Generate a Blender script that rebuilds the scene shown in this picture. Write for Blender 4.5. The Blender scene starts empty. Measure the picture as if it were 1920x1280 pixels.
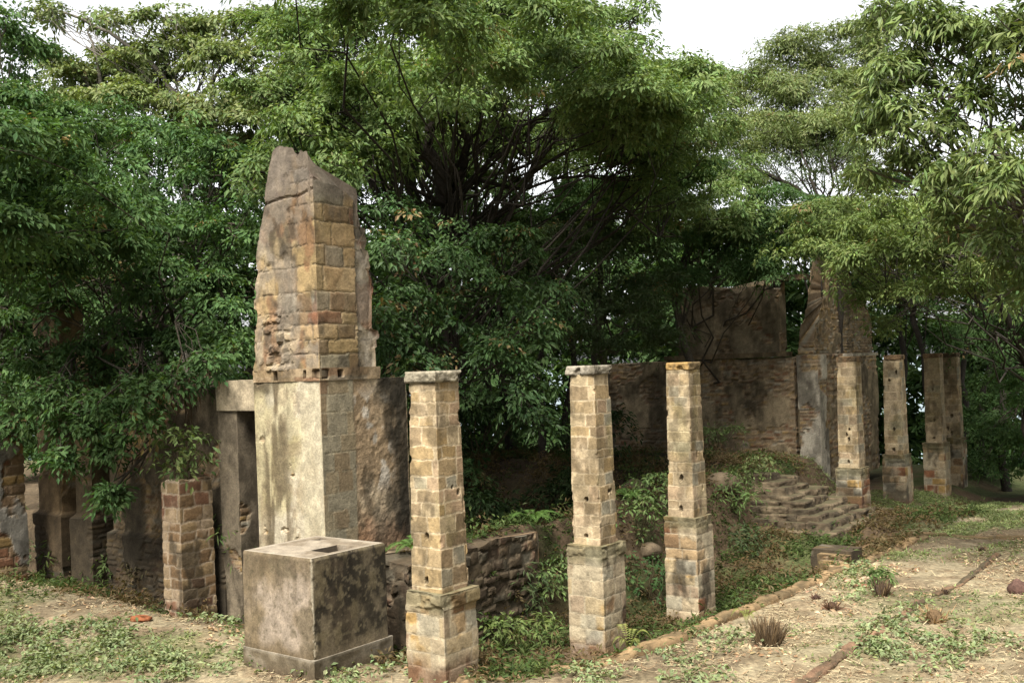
import bpy, bmesh, math, random
import numpy as np
from mathutils import Vector

C = bpy.context.scene.collection
F, EYE, PX, PY, ROLL = 1900.0, 3.7, 960.0, 690.0, math.radians(2.0)
CR, SR = math.cos(ROLL), math.sin(ROLL)

# ------------------------------------------------------------------ measuring the place from the photograph
def ab(px, py):
    dx, dy = px - PX, py - PY
    return dx * CR - dy * SR, dx * SR + dy * CR
def at(px, py, Y):
    a, b = ab(px, py)
    return np.array((a / F * Y, Y, EYE - b / F * Y))

P1 = np.array((-0.95, 12.2))
D = np.array((0.604, 0.797))          # along the row of pillars
N = np.array((0.797, -0.604))         # out of the row, towards the lawn
def to_xy(t, o): return P1 + D * t - N * o
def to_to(x, y):
    dx, dy = x - P1[0], y - P1[1]
    return dx * D[0] + dy * D[1], -(dx * N[0] + dy * N[1])

# ------------------------------------------------------------------ noise
def _hash(ix, iy, iz, seed):
    h = (ix.astype(np.int64) * 374761393 + iy.astype(np.int64) * 668265263 + iz.astype(np.int64) * 2147483647 + seed * 1274126177) & 0xFFFFFFFF
    h = ((h ^ (h >> 13)) * 1274126177) & 0xFFFFFFFF
    h = h ^ (h >> 16)
    return (h & 0xFFFF) / 65535.0
def vnoise(x, y, z, seed=0):
    x, y, z = np.broadcast_arrays(np.asarray(x, float), np.asarray(y, float), np.asarray(z, float))
    fx, fy, fz = np.floor(x), np.floor(y), np.floor(z)
    u, v, w = x - fx, y - fy, z - fz
    u, v, w = u * u * (3 - 2 * u), v * v * (3 - 2 * v), w * w * (3 - 2 * w)
    r = 0
    for i in (0, 1):
        for j in (0, 1):
            for k in (0, 1):
                r = r + _hash(fx + i, fy + j, fz + k, seed) * (u if i else 1 - u) * (v if j else 1 - v) * (w if k else 1 - w)
    return r
def fbm(x, y, z, seed=0, oct=4):
    r, a, t = 0, 1.0, 0
    for i in range(oct):
        r = r + a * vnoise(np.asarray(x) * 2 ** i, np.asarray(y) * 2 ** i, np.asarray(z) * 2 ** i, seed + i * 7)
        t += a; a *= 0.5
    return r / t
def sstep(a, b, x):
    t = np.clip((x - a) / (b - a), 0, 1)
    return t * t * (3 - 2 * t)
def mix(c0, c1, f):
    f = np.asarray(f)[..., None]
    return np.asarray(c0) * (1 - f) + np.asarray(c1) * f

# ------------------------------------------------------------------ objects
def tag(o, label=None, cat=None, group=None, kind=None):
    if label and not kind: kind = 'thing'
    for k, v in (('label', label), ('category', cat), ('group', group), ('kind', kind)):
        if v: o[k] = v
    return o
def empty(name, loc, label, cat, group=None):
    o = bpy.data.objects.new(name, None); C.objects.link(o)
    o.location = [float(v) for v in loc]; o.empty_display_size = 0.2
    return tag(o, label, cat, group)
def mesh_np(name, verts, faces, mat, cols=None, parent=None, smooth=True):
    """faces: (n,3) or (n,4) int array, or list of lists"""
    me = bpy.data.meshes.new(name)
    verts = np.asarray(verts, np.float32)
    if parent is not None:
        verts = verts - np.array(parent.location, np.float32)
    if isinstance(faces, np.ndarray):
        n, k = faces.shape
        me.vertices.add(len(verts)); me.vertices.foreach_set('co', verts.ravel())
        me.loops.add(n * k); me.loops.foreach_set('vertex_index', faces.astype(np.int32).ravel())
        me.polygons.add(n); me.polygons.foreach_set('loop_start', np.arange(0, n * k, k, dtype=np.int32))
        me.update(calc_edges=True)
    else:
        me.from_pydata(verts.tolist(), [], faces)
    if cols is not None:
        c = np.ones((len(verts), 4), np.float32); c[:, :3] = cols
        a = me.color_attributes.new('Col', 'FLOAT_COLOR', 'POINT'); a.data.foreach_set('color', c.ravel())
    me.polygons.foreach_set('use_smooth', np.full(len(me.polygons), smooth))
    me.materials.append(mat); me.validate()
    o = bpy.data.objects.new(name, me); C.objects.link(o)
    if parent is not None: o.parent = parent
    return o

# ------------------------------------------------------------------ materials
def new_mat(name):
    m = bpy.data.materials.new(name); m.use_nodes = True
    nt = m.node_tree; nt.nodes.clear()
    return m, nt, nt.nodes.new
def stone_mat(name, bump=0.5, scale=26.0, var=0.24, rough=0.92, k=0.72):
    m, nt, nn = new_mat(name); L = nt.links.new
    out = nn('ShaderNodeOutputMaterial'); b = nn('ShaderNodeBsdfPrincipled'); L(b.outputs[0], out.inputs[0])
    b.inputs['Roughness'].default_value = rough; b.inputs['Specular IOR Level'].default_value = 0.2
    at_ = nn('ShaderNodeAttribute'); at_.attribute_name = 'Col'
    tc = nn('ShaderNodeTexCoord')
    n1 = nn('ShaderNodeTexNoise'); n1.inputs['Scale'].default_value = scale; n1.inputs['Detail'].default_value = 6; n1.inputs['Roughness'].default_value = 0.65
    n2 = nn('ShaderNodeTexNoise'); n2.inputs['Scale'].default_value = scale * 0.22; n2.inputs['Detail'].default_value = 5
    L(tc.outputs['Object'], n1.inputs['Vector']); L(tc.outputs['Object'], n2.inputs['Vector'])
    r = nn('ShaderNodeMapRange'); r.inputs['From Min'].default_value = 0.3; r.inputs['From Max'].default_value = 0.7
    r.inputs['To Min'].default_value = 1 - var; r.inputs['To Max'].default_value = 1 + var
    L(n1.outputs[0], r.inputs['Value'])
    r2 = nn('ShaderNodeMapRange'); r2.inputs['From Min'].default_value = 0.3; r2.inputs['From Max'].default_value = 0.7
    r2.inputs['To Min'].default_value = 0.78 * k; r2.inputs['To Max'].default_value = 1.22 * k
    L(n2.outputs[0], r2.inputs['Value'])
    mu = nn('ShaderNodeMath'); mu.operation = 'MULTIPLY'; L(r.outputs[0], mu.inputs[0]); L(r2.outputs[0], mu.inputs[1])
    vm = nn('ShaderNodeVectorMath'); vm.operation = 'SCALE'; L(at_.outputs['Color'], vm.inputs[0]); L(mu.outputs[0], vm.inputs['Scale'])
    L(vm.outputs[0], b.inputs['Base Color'])
    bp = nn('ShaderNodeBump'); bp.inputs['Strength'].default_value = bump; bp.inputs['Distance'].default_value = 0.02
    L(n1.outputs[0], bp.inputs['Height']); L(bp.outputs[0], b.inputs['Normal'])
    return m
def leaf_mat(name, trans=0.3, rough=0.62, spec=0.12):
    m, nt, nn = new_mat(name); L = nt.links.new
    out = nn('ShaderNodeOutputMaterial'); b = nn('ShaderNodeBsdfPrincipled')
    b.inputs['Roughness'].default_value = rough; b.inputs['Specular IOR Level'].default_value = spec
    at_ = nn('ShaderNodeAttribute'); at_.attribute_name = 'Col'; L(at_.outputs['Color'], b.inputs['Base Color'])
    tr = nn('ShaderNodeBsdfTranslucent')
    mc = nn('ShaderNodeMix'); mc.data_type = 'RGBA'; mc.blend_type = 'MULTIPLY'; mc.inputs['Factor'].default_value = 1.0
    L(at_.outputs['Color'], mc.inputs[6]); mc.inputs[7].default_value = (1.25, 1.3, 0.5, 1)
    L(mc.outputs[2], tr.inputs['Color'])
    mx = nn('ShaderNodeMixShader'); mx.inputs[0].default_value = trans
    L(b.outputs[0], mx.inputs[1]); L(tr.outputs[0], mx.inputs[2]); L(mx.outputs[0], out.inputs[0])
    return m
M_STONE = stone_mat('weathered_masonry')
M_PLASTER = stone_mat('old_lime_plaster', 0.45, 30, 0.28)
M_CONC = stone_mat('stained_render', 0.35, 34, 0.25, k=0.58)
M_BARK = stone_mat('bark', 0.8, 26, 0.4)
M_GROUND = stone_mat('dry_soil_and_litter', 0.9, 16, 0.45, 0.97)
M_LEAF = leaf_mat('leaves')
M_GLOSSY = leaf_mat('glossy_leaves', 0.26, 0.5, 0.2)
M_DRY = leaf_mat('dry_straw', 0.1, 0.85, 0.1)

# ------------------------------------------------------------------ heightfield masonry
class Masonry:
    """courses of blocks on the unrolled perimeter"""
    def __init__(s, rng, z0, z1, per, hc, lb, pal, mortar, jw=0.016, prot=0.014, warp=0.012):
        s.r = rng; s.jw = jw; s.prot = prot; s.warp = warp; s.mortar = np.array(mortar)
        zz = [z0 - 0.1]
        while zz[-1] < z1 + 0.3: zz.append(zz[-1] + rng.uniform(*hc))
        s.zb = np.array(zz)
        s.j = []
        for _ in zz:
            x = -rng.uniform(0, lb[1]); js = [x]
            while js[-1] < per + lb[1]: js.append(js[-1] + rng.uniform(*lb))
            s.j.append(np.array(js))
        s.pal = np.array([p[0] for p in pal]); w = np.array([p[1] for p in pal], float); s.w = w / w.sum()
    def __call__(s, S, Z, seed=0):
        S2 = S + s.warp * 2 * (fbm(S * 7, Z * 7, 1.5, seed + 3) - 0.5) * 2
        Z2 = Z + s.warp * 2 * (fbm(S * 6, Z * 6, 9.5, seed + 5) - 0.5) * 2
        ci = np.clip(np.searchsorted(s.zb, Z2) - 1, 0, len(s.zb) - 2)
        dz = np.minimum(Z2 - s.zb[ci], s.zb[ci + 1] - Z2)
        ds = np.zeros_like(S); bi = np.zeros(S.shape, int)
        for c in np.unique(ci):
            mk = ci == c; js = s.j[c]
            k = np.clip(np.searchsorted(js, S2[mk]) - 1, 0, len(js) - 2)
            ds[mk] = np.minimum(S2[mk] - js[k], js[k + 1] - S2[mk]); bi[mk] = k
        d = np.minimum(dz, ds)
        m = 1 - sstep(s.jw * 0.35, s.jw, d)
        h1 = _hash(ci, bi, ci * 0, seed + 11); h2 = _hash(ci, bi, ci * 0 + 1, seed + 12); h3 = _hash(ci, bi, ci * 0 + 2, seed + 13)
        idx = np.searchsorted(np.cumsum(s.w), h1 * 0.9999)
        col = s.pal[np.clip(idx, 0, len(s.pal) - 1)] * (0.86 + 0.28 * h2)[..., None]
        off = s.prot * (h3 - 0.35) * (1 - m) - min(0.008, s.prot * 0.6) * m + min(0.012, s.prot * 1.2) * (fbm(S * 9, Z * 9, 4.2, seed + 2) - 0.5)
        off = off - (0 if s.prot < 0.004 else min(0.006, s.prot * 0.5)) * (1 - sstep(s.jw, s.jw * 3, d))
        col = mix(col, s.mortar * (0.85 + 0.3 * fbm(S * 4, Z * 4, 2, seed)[..., None]), m * 0.85)
        return off, col, m, d

def prism(name, corners, z0, z1, res, paint, mat, parent, taper=1.0, top_fn=None, cap_col=None, cap=True, resz=None, bottom=False, smooth=False):
    """an upright body on a closed plan (counter-clockwise); paint(S,Z,fi,u,P) -> outward offset, colour"""
    cs = np.array(corners, float); n = len(cs); cen = cs.mean(0)
    pts, nor, S, fi, U = [], [], [], [], []
    acc = 0
    en = []
    for i in range(n):
        e = cs[(i + 1) % n] - cs[i]; l = np.linalg.norm(e); en.append(np.array((e[1], -e[0])) / l)
    for i in range(n):
        a, b = cs[i], cs[(i + 1) % n]; l = np.linalg.norm(b - a); k = max(2, int(math.ceil(l / res)))
        for j in range(k):
            f = j / k
            pts.append(a + (b - a) * f)
            if j == 0:
                v = en[i] + en[i - 1]; v = v / max(0.3, (v @ en[i])); nor.append(v)
            else: nor.append(en[i])
            S.append(acc + l * f); fi.append(i); U.append(l * f)
        acc += l
    pts, nor, S, fi, U = map(np.array, (pts, nor, S, fi, U))
    m = len(pts); nz = max(1, int(math.ceil((z1 - z0) / (resz or res))))
    zt = np.full(m, z1) if top_fn is None else top_fn(S, fi, U)
    k = np.linspace(0, 1, nz + 1)[:, None]
    Z = z0 + (zt[None, :] - z0) * k
    tp = 1 + (taper - 1) * (Z - z0) / max(1e-6, (z1 - z0))
    X = cen[0] + (pts[:, 0] - cen[0])[None] * tp; Y = cen[1] + (pts[:, 1] - cen[1])[None] * tp
    SS = np.broadcast_to(S, Z.shape); FI = np.broadcast_to(fi, Z.shape); UU = np.broadcast_to(U, Z.shape)
    off, col = paint(SS, Z, FI, UU, (X, Y, Z))
    mo = fbm(X * 13, Y * 13, Z * 13, 301, 4); col = col * (0.72 + 0.56 * mo)[..., None]
    X = X + nor[:, 0][None] * off; Y = Y + nor[:, 1][None] * off
    V = np.stack([X, Y, Z], -1).reshape(-1, 3); col = np.broadcast_to(col, Z.shape + (3,)).reshape(-1, 3)
    i0 = np.arange(m); i1 = (i0 + 1) % m
    q = np.concatenate([np.stack([r * m + i0, r * m + i1, (r + 1) * m + i1, (r + 1) * m + i0], 1) for r in range(nz)])
    faces = [list(map(int, f)) for f in q]
    if cap:
        # top closed by rings drawn in towards the middle, with a little unevenness
        base = len(V); prev = np.arange(nz * m, nz * m + m)
        cx, cy, cz = X[-1].mean(), Y[-1].mean(), Z[-1].mean()
        Vn, Cn = [V], [col]
        rings = 3
        for r in range(1, rings + 1):
            f = r / (rings + 1)
            x = X[-1] * (1 - f) + cx * f; y = Y[-1] * (1 - f) + cy * f
            zz = Z[-1] * (1 - f) + cz * f + 0.02 * (fbm(x * 8, y * 8, 0, 5) - 0.4) * min(1, (z1 - z0))
            cc = col.reshape(nz + 1, m, 3)[-1] if cap_col is None else np.array(cap_col) * (0.7 + 0.6 * fbm(x * 6, y * 6, 1, 8))[:, None]
            Vn.append(np.stack([x, y, zz], 1)); Cn.append(np.broadcast_to(cc, (m, 3)))
            cur = np.arange(base, base + m); base += m
            for i in range(m):
                j = (i + 1) % m
                faces.append([int(prev[i]), int(prev[j]), int(cur[j]), int(cur[i])])
            prev = cur
        V = np.concatenate(Vn + [np.array([[cx, cy, cz]])]); col = np.concatenate(Cn + [Cn[-1][:1]])
        for i in range(m): faces.append([int(prev[i]), int(prev[(i + 1) % m]), base])
    if bottom: faces.append([int(i) for i in range(m)][::-1])
    return mesh_np(name, V, faces, mat, col, parent, smooth=smooth)

def sq(c, w, d1=D, d2=None, l=None):
    """square/rectangular plan round c; w across (along N), l along D; counter-clockwise from the front corner"""
    l = l or w
    c = np.array(c[:2]); a = D * l / 2; b = -N * w / 2     # b points back-left
    return [c - a - b, c + a - b, c + a + b, c - a + b]     # faces: 0 lawn side (along D), 1 far, 2 back, 3 left-facing
def rect_to(t0, t1, o0, o1):
    return [to_xy(t0, o0), to_xy(t1, o0), to_xy(t1, o1), to_xy(t0, o1)]

# ------------------------------------------------------------------ terrain
def terrain(x, y):
    x = np.asarray(x, float); y = np.asarray(y, float)
    t, o = to_to(x, y)
    z = 0.42 * sstep(12.6, 16.6, y) * sstep(1.6, -1.5, t) * sstep(-2.5, -5, x)                       # the left side climbs gently
    z = z - 0.75 * sstep(22, 31, y) * sstep(3, 9, x) * sstep(0.3, -1.2, o)     # falls away beyond the lawn
    z = z - 0.3 * sstep(15, 22, t) * sstep(-1.5, 0.5, o) * 1.0
    kerb = np.interp(t, [-1.5, 0, 1.2, 3.2, 6.7, 11.9, 16], [-0.6, -0.95, -1.22, -1.62, -1.76, -2.2, -2.5])
    dep = np.interp(t, [-1, 0.0, 1.5, 3.1, 6.3, 8.5, 10.5, 11.5, 13, 16], [0, 0.02, -0.35, -0.5, -0.78, -0.7, -0.35, -0.1, 0.15, 0.1])
    pit = sstep(0.0, 0.45, o - kerb) * sstep(-0.6, 0.6, t) * sstep(16, 12.5, t)
    z = z * (1 - pit) + dep * pit
    wall = np.interp(t, [0, 4, 5, 8, 12], [0.18, 0.18, 0.6, 0.8, 0.6])
    plat = sstep(1.62 - wall, 1.62 + wall * 0.5, o) * sstep(1.15, 1.4, t) * sstep(19, 16.5, t)
    z = z * (1 - plat) + 1.08 * plat
    cel = sstep(2.0, 2.6, o) * sstep(9.5, 8.0, o) * sstep(1.3, 2.0, t - 2.0 * sstep(4.2, 4.8, o)) * sstep(13.0, 10.5, t)
    z = z - 1.1 * cel
    nz = fbm(x * 0.55, y * 0.55, 0, 3, 4) - 0.5
    z = z + 0.16 * nz + 0.05 * (fbm(x * 3, y * 3, 1, 9, 3) - 0.5)
    rough = np.maximum(plat * sstep(1, 3, t), pit)
    z = z + rough * 0.35 * (fbm(x * 1.1, y * 1.1, 4, 21, 4) - 0.5)
    stp = sstep(11.2, 11.8, t) * sstep(16.2, 15.6, t) * sstep(-1.1, -0.6, o) * sstep(2.2, 1.6, o)
    z = z * (1 - stp) + np.minimum(z, -0.2 + 0.5 * (o + 0.62)) * stp
    z = z + 2.15 * sstep(10.5, 1.5, y)                                           # the bank the photographer stands on
    r = np.hypot(x * 0.8, y)
    z = z - 19.0 * sstep(37, 95, r) * sstep(5, 20, y) - 4 * sstep(95, 200, r)
    return z
def ground_at(px, py, z_add=0.0):
    a, b = ab(px, py)
    Y = np.linspace(6, 60, 5400); zr = EYE - b / F * Y
    zt = terrain(a / F * Y, Y) + z_add
    ok = zr <= zt; k = np.argmax(ok) if ok.any() else 2700
    return np.array((a / F * Y[k], Y[k], zt[k] - z_add))

def axis(lo, hi, step, far):
    a = list(np.arange(lo, hi, step)); g = step
    left, x, g = [], lo, step
    while x > -far: g *= 1.22; x -= g; left.append(x)
    right, x, g = [], a[-1], step
    while x < far: g *= 1.22; x += g; right.append(x)
    return np.array(left[::-1] + a + right)
xs, ys = axis(-12, 14.5, 0.085, 2500), axis(9, 32, 0.085, 2500)
GX, GY = np.meshgrid(xs, ys)
GZ = terrain(GX, GY)
t_, o_ = to_to(GX, GY)
kerbo = np.interp(t_, [-1.5, 0, 1.2, 3.2, 6.7, 11.9, 16], [-0.6, -0.95, -1.22, -1.62, -1.76, -2.2, -2.5])
n1 = fbm(GX * 0.8, GY * 0.8, 0, 31, 5); n2 = fbm(GX * 3.2, GY * 3.2, 3, 37, 4); n3 = fbm(GX * 0.35, GY * 0.35, 7, 41, 3)
straw, soil, green, leafl = (0.375, 0.315, 0.205), (0.18, 0.135, 0.085), (0.125, 0.155, 0.06), (0.28, 0.215, 0.135)
gc = mix(straw, leafl, sstep(0.42, 0.62, n2))
gc = mix(gc, soil, sstep(0.52, 0.64, n1) * 0.75)
def green_map(x, y):
    t, o = to_to(x, y)
    g = sstep(0.47, 0.6, fbm(x * 0.75, y * 0.75, 5, 51, 4))
    left = sstep(-0.5, -4.5, x)
    far = sstep(17.0, 21.5, y) * sstep(5, 8, x)
    right = sstep(3.0, 5.5, x)
    return np.clip(g * (0.12 + 0.75 * left + 0.35 * right) + far * 1.1 * sstep(0.3, 0.5, fbm(x * 0.9, y * 0.9, 2, 57, 3)), 0, 1)
gm = green_map(GX, GY)
gc = mix(gc, green, gm * 0.65); gc = gc * 0.82
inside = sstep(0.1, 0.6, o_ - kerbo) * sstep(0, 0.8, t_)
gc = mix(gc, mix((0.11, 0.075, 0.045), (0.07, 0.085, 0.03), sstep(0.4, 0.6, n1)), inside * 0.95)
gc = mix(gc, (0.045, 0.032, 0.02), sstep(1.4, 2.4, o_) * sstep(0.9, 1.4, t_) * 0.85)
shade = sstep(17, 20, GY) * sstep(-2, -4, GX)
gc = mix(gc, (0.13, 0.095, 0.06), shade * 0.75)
farg = sstep(33, 45, np.hypot(GX, GY))
gc = mix(gc, (0.12, 0.15, 0.06), farg)
ny, nx = GX.shape
idx = np.arange(nx * ny).reshape(ny, nx)
gf = np.stack([idx[:-1, :-1], idx[:-1, 1:], idx[1:, 1:], idx[1:, :-1]], -1).reshape(-1, 4)
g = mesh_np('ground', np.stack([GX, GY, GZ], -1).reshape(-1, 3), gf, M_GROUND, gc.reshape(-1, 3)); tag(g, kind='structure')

# the sea below the hill
m, nt, nn = new_mat('sea_water'); b = nn('ShaderNodeBsdfPrincipled'); o = nn('ShaderNodeOutputMaterial'); nt.links.new(b.outputs[0], o.inputs[0])
b.inputs['Base Color'].default_value = (0.10, 0.16, 0.18, 1); b.inputs['Roughness'].default_value = 0.25; b.inputs['IOR'].default_value = 1.33
sv = [(-6000, 60, -17), (6000, 60, -17), (6000, 9000, -17), (-6000, 9000, -17)]
tag(mesh_np('sea', sv, [[0, 1, 2, 3]], m), kind='structure')

# ------------------------------------------------------------------ palettes (albedo)
TAN, OCHRE, CREAM, RED, GREYST, BROWN, PINK = (0.42, 0.30, 0.17), (0.40, 0.26, 0.10), (0.52, 0.42, 0.28), (0.25, 0.115, 0.06), (0.33, 0.30, 0.23), (0.24, 0.155, 0.085), (0.48, 0.33, 0.23)
MORT = (0.56, 0.45, 0.33)
def stains(col, P, seed, dark=0.5, thr=0.55, sc=1.6, tone=(0.055, 0.045, 0.03)):
    x, y, z = P
    f = fbm(x * sc * 1.2, y * sc * 1.2, z * sc * 0.55, seed, 5)
    g = fbm(x * 11, y * 11, z * 9, seed + 40, 3)
    return mix(col, tone, np.clip(sstep(thr, thr + 0.13, f + 0.25 * (g - 0.5)), 0, 1) * dark)
def green_lichen(col, P, seed, amt, thr=0.56):
    x, y, z = P
    f = fbm(x * 2.5, y * 2.5, z * 1.5, seed, 4)
    return mix(col, (0.20, 0.19, 0.07), sstep(thr, thr + 0.1, f) * amt)

# ------------------------------------------------------------------ stone pillars
def pillar(t, zg, res, label, seed, cap=True, dark=0.0, top=EYE, capw=0.5, red_base=True, cap_tone=GREYST, shift=0.0, lip_=0.4):
    rng = random.Random(seed); c = to_xy(t, shift)
    root = empty('stone_pillar', (c[0], c[1], zg), label, 'pillar', 'stone pillars of the ruined veranda')
    pal = [((0.38, 0.28, 0.155), 3), ((0.45, 0.355, 0.22), 3), ((0.37, 0.26, 0.125), 1.8), ((0.40, 0.285, 0.18), 1.6), ((0.25, 0.18, 0.105), 2.0), ((0.31, 0.28, 0.205), 1.8)]
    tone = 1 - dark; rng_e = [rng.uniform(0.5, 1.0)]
    ms = Masonry(rng, 1.1, 3.6, 2.0, (0.13, 0.235), (0.19, 0.46), pal, (0.60, 0.49, 0.33), jw=0.016, prot=0.0035, warp=0.016)
    holes = [(rng.choice((0, 3)), rng.uniform(0.1, 0.38), rng.uniform(1.3, 3.4), rng.uniform(0.018, 0.034)) for _ in range(2)]
    holes += [(3, 0.24 + 0.02 * k, (1.22, 1.75)[k], 0.03) for k in (0, 1)]
    def paint(S, Z, fi, u, P):
        off, col, m, d = ms(S, Z, seed)
        for (f, uu, zz, r) in holes:
            q = np.where(fi == f, np.hypot(u - uu, (Z - zz) * rng_e[0]) + 0.03 * (fbm(u * 22, Z * 22, uu * 9, seed, 2) - 0.5), 9)
            h = 1 - sstep(r * 0.7, r * 1.25, q)
            off = off - 0.07 * h; col = mix(col, (0.07, 0.045, 0.03), h * 0.8)
        ec = np.minimum(u, 0.485 - u); chip = sstep(0.57, 0.66, fbm(P[0] * 6, P[1] * 6, Z * 6, seed + 81, 3)) * sstep(0.05, 0.0, ec)
        off = off - 0.022 * chip; col = mix(col, (0.27, 0.19, 0.11), chip * 0.6)
        col = stains(col, P, seed, 0.55, 0.58, 2.2); col = green_lichen(col, P, seed + 5, 0.3)
        col = mix(col, (0.50, 0.40, 0.27), sstep(0.5, 0.62, fbm(P[0] * 3, P[1] * 3, Z * 2.2, seed + 9, 3)) * 0.5)
        col = mix(col, (0.54, 0.44, 0.28), np.where(fi == 3, 0.2, 0.0)); col = mix(col, (0.12, 0.09, 0.05), sstep(0.51, 0.62, fbm(P[0] * 7, P[1] * 7, Z * 4, seed + 91, 4)) * 0.5)
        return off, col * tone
    prism('shaft', sq(c, 0.485), 1.09, top - 0.13, res, paint, M_STONE, root, taper=0.865)
    # the pedestal with its weathered moulding
    wp = 0.60
    mp = Masonry(rng, zg - 0.2, 1.1, 2.5, (0.17, 0.27), (0.25, 0.5), [(TAN, 2.4), (CREAM, 1.6), (BROWN, 1.5), (RED, 1.0), (GREYST, 1.4), (OCHRE, 1.2)], (0.44, 0.36, 0.25), jw=0.018, prot=0.008)
    def paint_p(S, Z, fi, u, P):
        off, col, m, d = mp(S, Z, seed + 3)
        pl = sstep(0.46, 0.56, fbm(P[0] * 2.3, P[1] * 2.3, Z * 2.3, seed + 17, 4)) * (0.9 if shift == 0 else 0.5)
        col = mix(col, np.array((0.47, 0.41, 0.29)), pl * 0.7); off = off * (1 - 0.6 * pl) + 0.008 * pl
        col = stains(col, P, seed + 2, 0.75, 0.53, 2.0)
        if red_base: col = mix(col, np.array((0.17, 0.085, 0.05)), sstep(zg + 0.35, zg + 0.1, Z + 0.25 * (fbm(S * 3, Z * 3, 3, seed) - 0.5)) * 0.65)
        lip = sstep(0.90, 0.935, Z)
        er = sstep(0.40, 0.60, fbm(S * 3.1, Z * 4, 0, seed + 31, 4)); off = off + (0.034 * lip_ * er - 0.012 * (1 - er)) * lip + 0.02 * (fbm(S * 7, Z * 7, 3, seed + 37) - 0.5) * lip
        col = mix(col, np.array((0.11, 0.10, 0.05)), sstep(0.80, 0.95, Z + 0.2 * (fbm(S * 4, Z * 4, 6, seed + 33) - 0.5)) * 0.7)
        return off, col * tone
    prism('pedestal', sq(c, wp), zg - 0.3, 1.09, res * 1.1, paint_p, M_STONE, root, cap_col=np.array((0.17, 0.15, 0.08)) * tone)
    def paint_c(S, Z, fi, u, P):
        e = fbm(S * 6, Z * 9, 3, seed + 51, 4)
        off = 0.05 * (e - 0.55)
        off = off - 0.05 * sstep(0.58, 0.7, fbm(P[0] * 5, P[1] * 5, Z * 5, seed + 61, 3))
        off = off - 0.012 * sstep(top - 0.02, top, Z) - 0.02 * sstep(top - 0.12, top - 0.14, Z)
        col = mix(np.array(cap_tone), np.array((0.09, 0.075, 0.05)), sstep(0.45, 0.62, fbm(P[0] * 5, P[1] * 5, Z * 5, seed + 71, 4)) * 0.75)
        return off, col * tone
    if cap:
        prism('cap', sq(c, capw), top - 0.14, top, res * 0.9, paint_c, M_STONE, root, bottom=True)
    return root
pillar(0.0, 0.02, 0.0135, 'tall pale square stone pillar beside the big concrete block', 101, lip_=1.0, cap_tone=(0.36, 0.32, 0.24))
pillar(3.46, -0.5, 0.0145, 'square stone pillar with grey capstone, second from the concrete block', 202, lip_=0.6, cap_tone=(0.40, 0.36, 0.29))
pillar(6.4, -0.78, 0.016, 'orange brown stone pillar without projecting capstone, third from the concrete block', 303, lip_=0.1, capw=0.44, cap_tone=OCHRE)
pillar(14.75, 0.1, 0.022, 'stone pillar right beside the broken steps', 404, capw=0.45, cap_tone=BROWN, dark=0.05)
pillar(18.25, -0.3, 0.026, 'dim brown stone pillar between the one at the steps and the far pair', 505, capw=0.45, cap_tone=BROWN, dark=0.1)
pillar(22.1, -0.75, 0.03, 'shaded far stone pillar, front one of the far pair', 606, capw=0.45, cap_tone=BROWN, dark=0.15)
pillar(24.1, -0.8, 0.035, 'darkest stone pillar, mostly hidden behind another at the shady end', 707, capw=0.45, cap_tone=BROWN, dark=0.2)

# ------------------------------------------------------------------ the tall tower remnant
CT, CO = 0.95, 3.05                     # its sharp corner in row coordinates
c0 = to_xy(CT, CO)
tower = empty('ruined_tower', (c0[0], c0[1], 0.1), 'tall ragged tower of plaster and ochre stone behind the concrete block', 'ruin')
rng = random.Random(9)
ash = Masonry(rng, 0, 8, 7, (0.17, 0.40), (0.28, 0.75), [(TAN, 2.4), ((0.37, 0.27, 0.15), 2.4), ((0.44, 0.34, 0.22), 2.2), ((0.21, 0.11, 0.065), 1.2), ((0.21, 0.145, 0.085), 2.2), ((0.30, 0.27, 0.21), 1.6)], (0.40, 0.32, 0.22), jw=0.012, prot=0.009, warp=0.018)
quoin = Masonry(rng, 0, 4, 7, (0.26, 0.34), (0.25, 0.42), [((0.30, 0.27, 0.20), 3), ((0.34, 0.26, 0.16), 2), (BROWN, 1), (RED, 0.35)], (0.38, 0.33, 0.23), jw=0.010, prot=0.0035)
rub = Masonry(rng, 0, 8, 7, (0.10, 0.18), (0.12, 0.28), [(TAN, 2), (OCHRE, 2), (CREAM, 2), (BROWN, 2)], (0.38, 0.30, 0.2), jw=0.03, prot=0.05, warp=0.03)
LW, RW = 1.51, 1.82
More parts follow.
